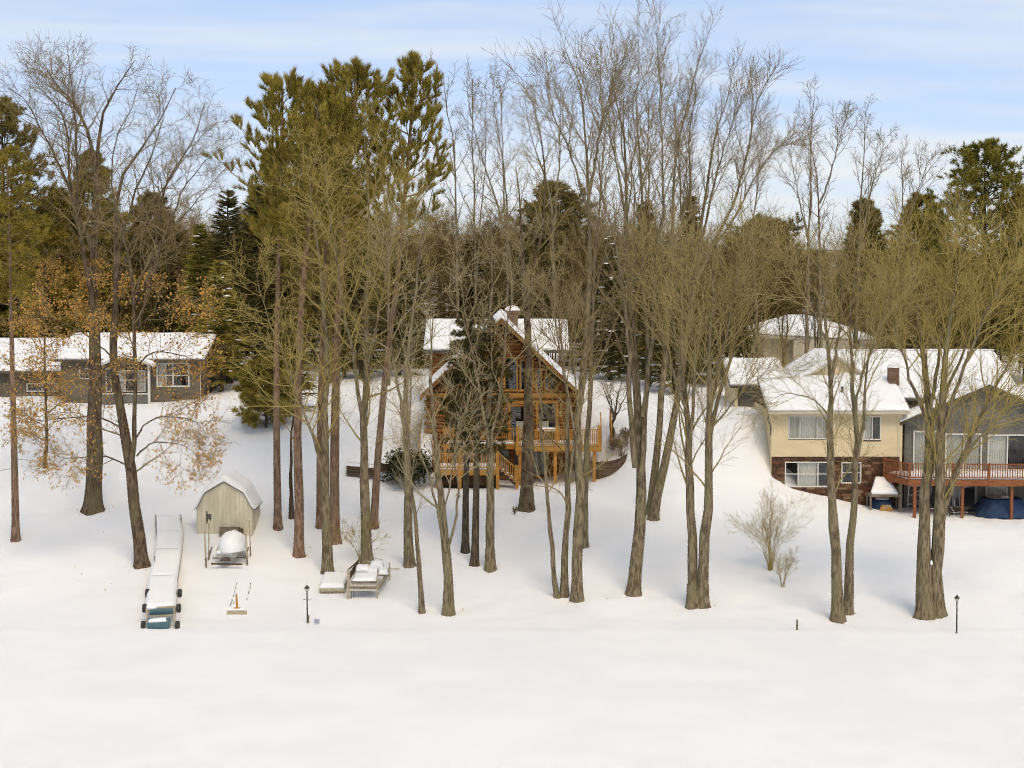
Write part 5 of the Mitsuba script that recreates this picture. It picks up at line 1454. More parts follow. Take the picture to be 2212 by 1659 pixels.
# ------------------------------------------------------------------ dock section and lift with stacked sections, in the middle
pS = lambda x, y: ((940 + x / 8.508) / 1.388788, (1640 + y / 8.508) / 1.388788)
fd = thing('flat_dock_section', 'low flat dock section with an even layer of snow left of the stacked dock parts', 'dock')
q0, q1 = G(*pS(160, 1205)), G(*pS(798, 1205))
yd, zd = q0[1], max(q0[2], q1[2])
xl, xr = P(*pS(160, 1150), yd)[0], P(*pS(798, 1150), yd)[0]
part(fd, 'frame', MB().b6(xl, xr, yd, yd + .06, zd - .05, zd + .21).b6(xr - .06, xr, yd + .06, yd + 2.2, zd - .1, zd + .45).b6(xl, xl + .06, yd + .06, yd + 2.2, zd - .1, zd + .45), 'grey_wood')
part(fd, 'edge_board', MB().b6(xl - .02, xr + .02, yd - .05, yd - .003, zd + .12, zd + .25), 'pale_wood')
part(fd, 'snow', slab_snow([[xl, yd - .02, zd + .255], [xr, yd - .02, zd + .255], [xr, yd + 2.2, zd + .52], [xl, yd + 2.2, zd + .52]], .26, 151, 24, 24), 'mat_snow', True)
dl = thing('stacked_dock_lift', 'pale timber dock lift frame stacked with snow covered dock parts', 'dock lift')
y0 = G(*pS(905, 1335))[1]
A_, B_ = P(*pS(905, 1000), y0), P(*pS(1632, 1000), y0)
gz0 = float(terrain(A_[0], y0)[0])
zat = lambda v, D=y0: P(*pS(1200, v), D)[2]
part(dl, 'corner_post', MB().b6(A_[0] - .075, A_[0] - .01, y0 - .06, y0, gz0 - .3, zat(560)).b6(A_[0] + .0, A_[0] + .05, y0 - .02, y0 + .04, gz0 - .3, zat(600)), 'pale_wood')
part(dl, 'corner_post', MB().tube([[B_[0], y0, gz0 - .3], [B_[0] + .02, y0, zat(560)]], .03, 8), 'pale_wood', True)
part(dl, 'front_beam', MB().b6(A_[0] + .06, B_[0] - .04, y0 - .05, y0, zat(1010), zat(960)), 'cream_trim')
part(dl, 'front_beam', MB().b6(A_[0] + .06, B_[0] + .02, y0 - .02, y0 + .04, zat(1065), zat(1015)), 'grey_wood')
part(dl, 'front_beam', MB().b6(A_[0] + .06, B_[0] - .02, y0 - .06, y0 - .025, zat(1125), zat(1080)), 'cream_trim')
part(dl, 'brace', MB().bar([A_[0] + .12, y0 + .1, gz0 - .1], [A_[0] + .12, y0 + .1, zat(1120)], .05).bar([A_[0] + .22, y0 + .3, gz0 - .1], [A_[0] + .22, y0 + .3, zat(1120)], .05), 'grey_wood')
E_ = P(*pS(1950, 700), (y0 + 2.6))
ge = float(terrain(E_[0], (y0 + 2.6))[0])
part(dl, 'back_post', MB().tube([[E_[0], (y0 + 2.6), ge - .2], [E_[0] - .01, (y0 + 2.6), P(*pS(1950, 400), (y0 + 2.6))[2]]], .028, 8), 'pale_wood', True)
part(dl, 'side_beam', MB().bar([B_[0] + .03, y0 + .1, zat(1040)], [E_[0] - .02, (y0 + 2.5), ge + .55], .06, .1).bar([B_[0] + .05, y0 + .1, zat(1110)], [E_[0] - .05, (y0 + 2.5), ge + .3], .06, .08).bar([B_[0] + .05, y0 + .05, zat(860)], [E_[0], (y0 + 1.2), zat(850, (y0 + 1.2))], .05, .05), 'pale_wood')
part(dl, 'side_panel', MB().bar([A_[0] + .04, y0 + .1, zat(760)], [P(*pS(1150, 420), (y0 + 2.9))[0], (y0 + 2.9), P(*pS(1150, 420), (y0 + 2.9))[2]], .05, .34).bar([A_[0] + .02, y0 + .05, zat(570)], [P(*pS(1140, 370), (y0 + 2.9))[0], (y0 + 2.9), P(*pS(1140, 370), (y0 + 2.9))[2]], .07, .05), 'dark_timber')
part(dl, 'rail', MB().bar(P(*pS(1880, 565), (y0 + 2.5)), P(*pS(2190, 550), (y0 + 2.9)), .035).bar(P(*pS(1880, 605), (y0 + 2.5)), P(*pS(2190, 590), (y0 + 2.9)), .03), 'pale_wood')
part(dl, 'pole', MB().tube([P(*pS(1370, 370), (y0 + 3.1)), P(*pS(1500, 405), (y0 + 3.1))], .045, 8).tube([P(*pS(1285, 355), (y0 + 3.0)), P(*pS(1285, 520), (y0 + 3.0))], .03, 8), 'pale_wood', True)
part(dl, 'light_frame', MB().tube([P(*pS(1485, 265), (y0 + 2.9)), P(*pS(1800, 350), (y0 + 3.1))], .014, 5).tube([P(*pS(1490, 270), (y0 + 2.9)), P(*pS(1500, 480), (y0 + 2.9))], .012, 5).tube([P(*pS(1720, 330), (y0 + 3.1)), P(*pS(1745, 560), (y0 + 3.0))], .012, 5), 'grey_metal')
part(dl, 'dock_part', MB().bar([A_[0] + .1, y0 + .05, zat(905)], [B_[0] - .05, y0 + .05, zat(905)], .12, .1).bar([A_[0] + .22, y0 + .9, zat(690, y0 + .9)], [B_[0] - .2, y0 + .9, zat(690, y0 + .9)], .1, .06).bar(P(*pS(1400, 640), (y0 + 1.5)), P(*pS(1640, 690), (y0 + 1.5)), .5, .08), 'grey_wood')
for i, (ua, ub, va, Da, uc, ud_, vc, Dc, th) in enumerate(((985, 1600, 940, y0, 1050, 1640, 720, y0 + .95, .2), (1080, 1420, 650, y0 + 1.0, 1090, 1440, 540, y0 + 1.7, .22), (1360, 1640, 700, y0 + .95, 1400, 1700, 560, y0 + 1.7, .2), (1420, 1760, 560, y0 + 1.7, 1480, 1800, 430, y0 + 2.3, .2), (1660, 1900, 720, y0 + 1.1, 1700, 1880, 560, y0 + 1.9, .18))):
    q = [P(*pS(ua, va), Da), P(*pS(ub, va), Da), P(*pS(ud_, vc), Dc), P(*pS(uc, vc), Dc)]
    x = part(dl, 'stacked_section', roof_slab(np.array(q) - [0, 0, .003], .07), 'grey_wood')
    part(x, 'snow', slab_snow(q, th, 160 + i, 16, 12, .22), 'mat_snow', True)

# ------------------------------------------------------------------ landscape timbers and the planter
rw = thing('timber_retaining_wall', 'low retaining wall of stacked brown timbers left of the cabin in the snow', 'retaining wall')
for (u0, v0, u1, v1, n) in ((985, 1428, 1062, 1437, 1), (1040, 1412, 1135, 1420, 3), (1135, 1404, 1190, 1408, 3)):
    D = 106.8
    for k in range(n):
        a, b = P(u0 / 1.388788, (v0 + 8 - k * 9) / 1.388788, D + .12 * k), P(u1 / 1.388788, (v1 + 8 - k * 9) / 1.388788, D + .12 * k)
        part(rw, 'timber', MB().bar(a, b, .3, .15), 'dark_timber')
    a, b = P(u0 / 1.388788, (v0 + 2 - n * 9) / 1.388788, D + .12 * n), P(u1 / 1.388788, (v1 + 2 - n * 9) / 1.388788, D + .12 * n)
    part(rw, 'snow_cap', slab_snow([a, b, b + [0, .5, .12], a + [0, .5, .12]], .1, 180 + u0, 14, 6), 'mat_snow_plain', True)
pl = thing('curved_planter_wall', 'dark brown curved planter wall on the snow right of the cabin deck posts', 'planter')
n = 18
pts = []
for k in range(n + 1):
    t = k / n
    pts.append([5.2 + 1.95 * math.sin(t * 1.75), 108.1 + 2.0 * (1 - math.cos(t * 1.75)), 0])
pw = MB()
pts = np.array(pts)
for a, b in zip(pts[:-1], pts[1:]):
    za, zb2 = float(terrain(a[0], a[1])[0]) - .5, 5.15 + .2 * (a[1] - 108.1)
    pw.prism_z([(a[0], a[1]), (b[0], b[1]), (b[0] - .1, b[1] + .28), (a[0] - .1, a[1] + .28)], za, zb2)
part(pl, 'wall', pw, 'dark_timber')
part(pl, 'soil_bed', MB().prism_z([(p[0] - .05, p[1] + .1) for p in pts] + [(4.9, 111.0)], 4.2, 4.9), 'dark_timber')

# ------------------------------------------------------------------ vehicle under snow beyond the ranch house
vc = thing('parked_car', 'snow buried parked car with one dark wheel showing right of the ranch house', 'car')
vp = on_ground(506, 134.0); vx, vy, vz = vp[0], vp[1], float(terrain(vp[0], vp[1])[0])
body = [(-2.0, .35), (2.0, .35), (2.05, .85), (1.2, 1.0), (.55, 1.45), (-1.1, 1.5), (-1.85, 1.0), (-2.05, .9)]
part(vc, 'body', MB().prism_y([(vx + a, vz + b) for a, b in body], vy, vy + 1.7), 'dark_metal')
part(vc, 'side_window', MB().prism_y([(vx - 1.0, vz + 1.02), (vx + .9, vz + 1.02), (vx + .45, vz + 1.38), (vx - .95, vz + 1.38)], vy - .01, vy - .002), 'interior')
for x in (-1.25, 1.25):
    w = move(MB().lathe([(.18, -.1), (.32, -.1), (.34, -.05), (.34, .05), (.32, .1), (.18, .1)], (0, 0, 0), 18).mesh(), (0, 0, 0))
    w = (np.stack([w[0][:, 0], w[0][:, 2], w[0][:, 1]], 1) + [vx + x, vy - .02, vz + .32], w[1][:, ::-1])
    part(vc, 'wheel', w, 'rubber', 35)
tp = np.array([[vx - 1.95, vy - .02, vz + .95], [vx + 1.3, vy - .02, vz + 1.02], [vx + 1.3, vy + 1.7, vz + 1.02], [vx - 1.95, vy + 1.7, vz + .95]])
part(vc, 'snow_cover', slab_snow(tp, .75, 201, 22, 12, .2), 'mat_snow', True)
part(vc, 'hood_snow', slab_snow([[vx + 1.2, vy - .02, vz + .98], [vx + 2.1, vy - .02, vz + .86], [vx + 2.1, vy + 1.7, vz + .86], [vx + 1.2, vy + 1.7, vz + .98]], .3, 202, 12, 10, .2), 'mat_snow', True)
# ------------------------------------------------------------------ trees that stand apart
J = 'j'
# left group
tree('oak_tree', 'thick dark oak trunk with a huge bare spreading crown at upper left', 'tree',
     [([(200, 1101), (205, 900), (204, 720), (205, 600), (206, 480), (207, 390), (212, 300), (234, 215), (281, 150), (300, 100)], 40, 4, 2),
      ([(204, 700), (190, 600), (160, 440), (137, 375), (90, 281), (51, 211), (0, 160)], 17, 4, -2, J),
      ([(205, 620), (165, 480), (152, 391), (146, 297), (130, 240), (86, 190), (66, 130)], 15, 4, 2, J),
      ([(206, 560), (168, 420), (162, 234), (152, 164), (145, 90)], 14, 4, -1.5, J),
      ([(207, 400), (200, 330), (168, 234), (117, 176), (78, 100)], 14, 4, 1, J)],
     'oak', 11, 'bark_oak', 'twig_dark', leafy=(1300, .13, 560, 900, 20, 360))
tree('oak_tree', 'leaning forked oak with orange brown leaves between the thick oak and the dock', 'tree',
     [([(308, 1222), (296, 1130), (283, 1030), (277, 965), (262, 900), (250, 845), (244, 760), (252, 640), (250, 520), (254, 410), (297, 330), (344, 260), (398, 160)], 30, 4, 2),
      ([(283, 1010), (291, 930), (290, 800), (289, 700), (285, 600), (262, 500), (240, 380), (254, 289), (289, 223), (305, 150)], 16, 4, -1.5, J),
      ([(289, 660), (330, 560), (359, 398), (391, 345), (426, 281), (453, 190)], 12, 4, 2, J),
      ([(295, 985), (340, 955), (390, 960), (440, 1010)], 6, 2, -.8, J), ([(294, 945), (350, 900), (410, 905), (455, 960)], 6, 2, .8, J),
      ([(280, 1010), (215, 985), (150, 990), (80, 960)], 6, 2, -.8, J),
      ([(268, 930), (200, 900), (120, 905), (40, 930)], 6, 2, -1, J), ([(253, 850), (190, 800), (110, 790), (30, 820)], 6, 2, -.6, J),
      ([(248, 780), (180, 720), (110, 690), (40, 700)], 6, 2, .6, J), ([(290, 800), (340, 760), (400, 770), (450, 800)], 6, 2, .5, J), ([(288, 720), (340, 670), (390, 640), (440, 650)], 6, 2, -.6, J),
      ([(246, 640), (300, 490), (360, 400), (430, 300), (482, 235)], 11, 3, 1.5, J), ([(252, 600), (286, 430), (330, 330), (352, 240), (346, 165)], 11, 3, -1, J), ([(290, 640), (350, 520), (410, 450), (462, 390), (505, 330)], 9, 3, .5, J),
      ([(300, 700), (360, 500), (406, 394), (457, 336), (512, 285)], 11, 4, -1, J)],
     'oak', 12, 'bark_oak', 'twig_dark', leafy=(6500, .14, 590, 1100, 10, 480), n1=22, t0=.16, L1=(1.4, 3.8), a1=(30, 70), n3=4)
tree('young_oak', 'slim young oak covered in orange leaves at the far left behind the straight pine trunk', 'tree',
     [([(96, 1010), (100, 900), (95, 760), (100, 650), (90, 560)], 8, 2, 1)],
     'wide', 13, 'bark_dark', 'twig_dark', leafy=(3000, .13, 560, 960, -100, 300), n1=24, L1=(2.0, 4.6), n2=7, n3=4, t0=.12)
# thin pine at the left edge
k = thing('pine_tree', 'straight slender pine trunk nearest the left edge with few needle sprays', 'tree')
s = px_stem([(34, 1167), (31, 1000), (28, 860), (25, 720), (22, 560), (18, 440), (14, 330)], 18, 2, .5)
tr, fi, ne = tufted_pine(s, 21, 46, .60, 2.6, 7, .30, .030, 16, up=.08, dead=14)
p_, d_, q_, t_ = spawn(smooth_line(s[0], 16)[None], np.full((1, 16), .1), 5, .16, .36, (75, 95), np.random.default_rng(4))
B = walk(p_, d_ + np.array([.15, 0, -.1]), np.array([2.2, 1.6, 2.4, 1.5, 1.9]), 6, -.03, .08, np.random.default_rng(5))
p2, d2, q2, t2 = spawn(B, np.full(B.shape[:2], .012), 6, .35, 1, (25, 60), np.random.default_rng(6))
B2 = walk(p2, d2, np.full(len(p2), .5), 4, 0, .1, np.random.default_rng(7))
lowf = [tubes(B, np.full(B.shape[:2], .013), 4), tubes(B2, np.full(B2.shape[:2], .007), 3)]
lown = tufts(np.concatenate([B2[:, -1], B2[:, 2]]), np.tile(norm(B2[:, -1] - B2[:, 0]), (2, 1)), 14, .2, .016, np.random.default_rng(8))
part(k, 'trunk', join([tr, flare(s[0], s[1], np.random.default_rng(1))]), 'bark_red', True)
part(k, 'branches', join([fi] + lowf), 'twig_dark'); part(k, 'needles', join([ne, lown]), 'needle_olive')

# red pines of the middle-left group: bare trunks, tufted tops
def red_pine(label, pts, w0, w1, dy, seed, n=42, t0=.63, Lm=4.4, dead=26, mat_='needle_olive'):
    k = thing('red_pine', label, 'tree')
    s = px_stem(pts, w0, w1, dy)
    tr, fi, ne = tufted_pine(s, seed, n, t0, Lm, 7, .46, .040, 20, up=.12, dead=dead, ang=(45, 80), spread=.5, lift=.8)
    part(k, 'trunk', join([tr, flare(s[0], s[1], np.random.default_rng(seed))]), 'bark_red', True)
    part(k, 'branches', fi, 'twig_olive'); part(k, 'needles', ne, mat_)
red_pine('reddish pine trunk right of the shed, leftmost of the tall pine group', [(601, 1143), (598, 1000), (597, 850), (598, 720), (602, 560), (606, 400), (608, 300), (610, 195)], 18, 5, 1.5, 31)
red_pine('reddish pine trunk second from the left in the tall pine group, nearest to the lake', [(645, 1202), (646, 1080), (642, 950), (645, 800), (652, 650), (668, 480), (680, 330), (688, 215)], 23, 6, 4, 32)
red_pine('reddish pine with a flared foot behind the forked grey trunk', [(724, 1172), (722, 1050), (724, 900), (728, 740), (738, 560), (752, 400), (763, 280), (768, 170)], 24, 6, 2, 33, Lm=5.0, n=54)
red_pine('reddish pine leaning right with the free standing tufted top against the sky', [(807, 1141), (814, 1020), (824, 900), (838, 760), (858, 600), (872, 450), (885, 300), (896, 152)], 18, 5, 2, 34, Lm=4.2, n=46, t0=.62)
red_pine('dark pine trunk half hidden behind the forked grey trunk left of the flared pine', [(690, 1140), (690, 1000), (692, 860), (697, 700), (706, 500), (715, 380), (722, 240)], 15, 5, 1.5, 35, Lm=4.0)
tree('thin_tree', 'thin dark trunk between the two leftmost reddish pines', 'tree', [([(630, 1120), (629, 1000), (632, 900), (636, 800)], 11, 3, 1)], 'sparse', 36, 'bark_dark', 'twig_olive', n1=9, t0=.5)
# grey deciduous trunks of the middle-left group
MG = dict(n1=30, t0=.26, L1=(2.2, 5.0), n2=8, n3=4)
tree('maple_tree', 'grey forked trunk left of the flat dock section with an olive crown', 'tree',
     [([(708, 1239), (705, 1120), (702, 1020), (699, 920), (706, 800), (700, 680), (688, 540), (672, 420), (662, 330)], 25, 4, 2),
      ([(701, 1085), (692, 1010), (660, 900), (620, 790), (572, 660), (545, 560)], 12, 3, -2.0, J)], 'wide', 41, 'bark_grey', 'twig_olive', **MG)
tree('maple_tree', 'straight grey trunk directly behind the stacked dock lift with an olive crown', 'tree',
     [([(793, 1216), (789, 1100), (787, 1000), (786, 900), (794, 780), (790, 650), (798, 500), (792, 380), (786, 280)], 25, 4, 2),
      ([(787, 930), (770, 820), (748, 700), (728, 560), (708, 430), (700, 330)], 14, 3, -2, J),
      ([(790, 800), (822, 660), (842, 520), (850, 400)], 11, 3, 1.5, J)], 'wide', 42, 'bark_grey', 'twig_olive', **MG)
tree('maple_tree', 'grey trunk with a straight foot just right of the stacked dock lift', 'tree',
     [([(885, 1223), (881, 1120), (880, 1000), (876, 900), (882, 780), (895, 640), (915, 500), (935, 400)], 23, 4, 1.5),
      ([(879, 960), (862, 850), (845, 740), (835, 600), (840, 480)], 11, 3, -1.5, J)], 'loose', 43, 'bark_grey', 'twig_grey', n1=17)
tree('slender_tree', 'slender slightly leaning trunk rising from the shore right of the stacked dock lift', 'tree',
     [([(912, 1324), (907, 1240), (899, 1140), (890, 1060), (884, 960), (886, 850), (880, 740)], 13, 4, 1)], 'sparse', 44, 'bark_grey', 'twig_grey', n1=14)
tree('forked_maple', 'trunk on the shore that forks low into three thin stems before the cabin', 'tree',
     [([(969, 1328), (968, 1260), (963, 1190), (957, 1100), (943, 990), (936, 880), (930, 760), (940, 640)], 25, 4, 1),
      ([(963, 1192), (947, 1120), (930, 1040), (905, 970), (880, 920), (860, 830)], 10, 3, -1, J),
      ([(966, 1190), (982, 1130), (990, 1060), (982, 990), (995, 900), (1010, 800)], 9, 3, 1.5, J),
      ([(963, 1190), (961, 1120), (972, 1040), (985, 960), (1000, 860)], 8, 3, -.5, J)], 'loose', 45, 'bark_grey', 'twig_grey', n1=10, t0=.3)
tree('maple_tree', 'grey trunk with a bare fan of fine stems standing before the cabin lower deck', 'tree',
     [([(1060, 1231), (1058, 1130), (1060, 1030), (1055, 940), (1058, 840), (1056, 720), (1062, 600), (1060, 470)], 23, 4, 1.5),
      ([(1057, 960), (1042, 880), (1020, 760), (1000, 640), (985, 520)], 11, 3, -1.5, J),
      ([(1059, 950), (1078, 860), (1092, 740), (1110, 620), (1135, 500)], 11, 3, 1.5, J)], 'loose', 46, 'bark_grey', 'twig_grey', n1=16)
# dark conifers close to the cabin
def hemlock(label, pts, w0, seed, t0, Lm, nl=46):
    k = thing('hemlock', label, 'tree')
    s = px_stem(pts, w0, 5, .8)
    tr, fi, ne = tufted_pine(s, seed, nl, t0, Lm, 9, .2, .03, 16, up=-.02, dead=6, ang=(70, 100))
    part(k, 'trunk', join([tr, flare(s[0], s[1], np.random.default_rng(seed))]), 'bark_dark', True)
    part(k, 'branches', fi, 'bark_dark'); part(k, 'needles', ne, 'needle_dark')
hemlock('dark straight trunk, left one of a pair before the cabin', [(1005, 1193), (1006, 1080), (1008, 980), (1010, 860), (1012, 760), (1014, 670)], 17, 51, .5, 1.4, 50)
hemlock('dark trunk whose dark green crown hides the cabin wall', [(1025, 1221), (1028, 1100), (1030, 990), (1032, 880), (1033, 760), (1034, 660)], 18, 52, .44, 1.9, 85)
tree('thick_oak', 'thickest trunk with a wide flared foot right in front of the cabin', 'tree',
     [([(1137, 1102), (1139, 1000), (1141, 880), (1141, 760), (1136, 640), (1128, 520), (1120, 420), (1112, 330)], 32, 3, 3),
      ([(1140, 720), (1150, 600), (1175, 480), (1177, 414), (1171, 312), (1140, 203), (1125, 156)], 13, 4, -1, J),
      ([(1141, 900), (1180, 940), (1225, 985), (1240, 1020)], 6, 2, -1.5, J)], 'oak', 53, 'bark_oak', 'twig_tan', n1=16)
# clump on the shore right of centre
tree('thin_maple', 'thinnest left stem of the clump standing on the shore before the cabin posts', 'tree',
     [([(1206, 1291), (1192, 1210), (1184, 1110), (1180, 1020), (1170, 920), (1168, 800), (1150, 700)], 12, 3, 1)], 'sparse', 61, 'bark_grey', 'twig_tan', n1=16)
tree('thin_maple', 'knobbly middle stem of the shore clump that forks at mid height', 'tree',
     [([(1219, 1288), (1220, 1200), (1226, 1090), (1224, 1000), (1228, 900), (1216, 780), (1205, 660), (1196, 560)], 18, 4, 1),
      ([(1227, 1060), (1238, 980), (1248, 890), (1240, 780), (1250, 660)], 9, 3, -1, J)], 'loose', 62, 'bark_grey', 'twig_tan', n1=13)
tree('tall_maple', 'tall pale trunk of the shore clump whose crown reaches high into the sky', 'tree',
     [([(1248, 1297), (1246, 1180), (1252, 1040), (1246, 930), (1262, 790), (1270, 650), (1273, 500), (1271, 390), (1263, 254), (1238, 137), (1214, 70)], 26, 4, 2.5),
      ([(1270, 420), (1288, 336), (1297, 280), (1320, 190), (1340, 90)], 10, 3, -1.5, J),
      ([(1273, 460), (1230, 330), (1190, 230), (1170, 130)], 9, 3, 1.5, J),
      ([(1246, 950), (1228, 860), (1210, 760), (1190, 640)], 11, 3, -1.5, J)], 'tall', 63, 'bark_grey', 'twig_tan', n1=22)
tree('tall_maple', 'trunk just behind the shore clump, its foot hidden by the pale trunk', 'tree',
     [([(1262, 1182), (1266, 1050), (1272, 900), (1278, 760), (1284, 620), (1290, 480), (1302, 340), (1318, 220)], 16, 4, 1)], 'tall', 64, 'bark_grey', 'twig_tan')
# the big multi-stemmed trees right of the cabin
tree('tall_maple', 'dark trunk with bent foot that splits into tall stems right of the cabin', 'tree',
     [([(1366, 1284), (1378, 1180), (1386, 1070), (1384, 960), (1376, 850), (1366, 740), (1360, 620), (1351, 480), (1351, 351), (1328, 195), (1312, 105)], 30, 4, 2.5),
      ([(1372, 1010), (1362, 880), (1358, 760), (1346, 620), (1325, 500), (1300, 420), (1289, 340), (1262, 250)], 19, 4, -1.5, J),
      ([(1385, 1030), (1394, 900), (1400, 760), (1390, 600), (1386, 420), (1378, 195), (1382, 40)], 19, 4, 3, J),
      ([(1351, 470), (1330, 340), (1300, 230), (1280, 140)], 9, 3, -2, J), ([(1362, 640), (1372, 480), (1362, 330), (1352, 180)], 9, 3, 2, J),
      ([(1388, 900), (1408, 740), (1420, 560), (1433, 430), (1429, 312), (1425, 156), (1414, 20)], 14, 4, -1, J)], 'tall', 71, 'bark_grey', 'twig_tan', n1=20)
tree('tall_maple', 'thick trunk leaning right behind the bent dark trunk, with many tall stems', 'tree',
     [([(1409, 1122), (1424, 1050), (1440, 980), (1456, 900), (1476, 780), (1494, 640), (1510, 520), (1528, 400), (1545, 290), (1576, 195), (1590, 110)], 22, 4, 2),
      ([(1402, 1110), (1416, 1000), (1428, 880), (1440, 740), (1452, 580), (1459, 351), (1490, 215), (1514, 117), (1533, 45)], 18, 4, -1.5),
      ([(1486, 720), (1500, 560), (1494, 430), (1488, 332), (1504, 195), (1530, 125)], 13, 4, 1.5, J),
      ([(1498, 620), (1545, 520), (1576, 460), (1603, 380), (1623, 273), (1654, 176), (1670, 120)], 13, 4, -1, J),
      ([(1470, 790), (1474, 600), (1470, 430), (1462, 290), (1452, 160)], 11, 3, 2.5, J),
      ([(1505, 590), (1532, 440), (1562, 330), (1600, 220), (1628, 140)], 10, 3, -2, J),
      ([(1440, 760), (1410, 600), (1402, 430), (1400, 280), (1396, 130)], 10, 3, -2.5, J),
      ([(1510, 560), (1588, 469), (1639, 371), (1693, 312), (1744, 268)], 10, 3, 2, J)], 'tall', 72, 'bark_grey', 'twig_tan', n1=20, L1=(1.6, 3.4))
tree('twin_maple', 'twin grey trunks joined at the foot with a dense fan crown', 'tree',
     [([(1497, 1311), (1495, 1200), (1492, 1080), (1489, 960), (1480, 860), (1462, 740), (1440, 620), (1425, 500)], 27, 4, 1.5),
      ([(1516, 1310), (1522, 1190), (1530, 1060), (1532, 960), (1530, 860), (1536, 720), (1540, 600), (1550, 480)], 29, 4, -1),
      ([(1532, 950), (1556, 850), (1590, 740), (1630, 620), (1670, 530)], 15, 3, 1, J),
      ([(1490, 950), (1500, 820), (1498, 680), (1492, 560)], 13, 3, -1.5, J),
      ([(1531, 900), (1560, 760), (1590, 620), (1610, 500)], 13, 3, -1, J),
      ([(1530, 930), (1560, 900), (1600, 850), (1660, 800)], 7, 2, -1, J),
      ([(1488, 900), (1450, 790), (1405, 640), (1385, 540)], 12, 3, 1, J)], 'fan', 73, 'bark_grey', 'twig_tan', n1=24)
tree('twin_maple', 'pair of bare trunks crossing in front of the yellow house', 'tree',
     [([(1810, 1341), (1806, 1200), (1797, 1080), (1793, 960), (1795, 860), (1788, 760), (1778, 640), (1762, 540)], 29, 4, 1),
      ([(1832, 1326), (1836, 1200), (1846, 1060), (1850, 940), (1843, 840), (1836, 720), (1846, 600), (1860, 500)], 22, 4, -1),
      ([(1794, 830), (1812, 730), (1820, 640), (1815, 540)], 12, 3, 1, J),
      ([(1850, 1000), (1866, 900), (1872, 800), (1900, 700), (1935, 600)], 12, 3, -1.5, J),
      ([(1790, 900), (1750, 860), (1700, 850), (1650, 880)], 6, 2, -1, J),
      ([(1848, 900), (1880, 760), (1930, 680), (1990, 640)], 9, 2, 1, J),
      ([(1788, 740), (1740, 640), (1700, 560)], 9, 2, 1, J)], 'fan', 74, 'bark_grey', 'twig_tan', n1=17, L1=(1.8, 3.8))
tree('multi_stem_maple', 'big trunk of several fused stems with a sweeping fan crown at the right edge', 'tree',
     [([(1998, 1335), (1996, 1200), (1998, 1080), (2010, 960), (2005, 860), (1990, 740), (1975, 600), (1965, 500)], 38, 5, 1),
      ([(2022, 1330), (2024, 1180), (2030, 1040), (2034, 900), (2040, 780), (2060, 640), (2080, 520)], 38, 5, -1),
      ([(2026, 1160), (2050, 1060), (2085, 980), (2120, 900), (2170, 800), (2230, 700)], 28, 4, 1, J),
      ([(2032, 950), (2070, 830), (2120, 700), (2180, 580), (2240, 480)], 15, 4, -1.5, J),
      ([(2006, 900), (2030, 760), (2050, 600), (2070, 470)], 14, 4, 1.5, J),
      ([(2000, 900), (1960, 800), (1930, 690), (1915, 580)], 12, 3, -1, J),
      ([(2060, 1030), (2130, 930), (2220, 850), (2300, 800)], 9, 3, -1, J),
      ([(2034, 880), (2090, 740), (2150, 640), (2220, 560)], 12, 3, 1, J)], 'fan', 75, 'bark_grey', 'twig_olive', n1=26, L1=(2.2, 4.6))
foot_ = G(2019, 1334)
for (u, v, r, k) in ((2012, 1216, .075, 1.8), (2007, 1266, .06, 1.1)):
    put(child('multi_stem_maple', 'snow_clump'), MB().lathe([(.001, -r * k), (r * .8, -r * .5 * k), (r, .1 * r), (r * .6, r * .7 * k), (.001, r * k)], P(u, v, foot_[1] - .22), 9), 'mat_snow_plain', True)
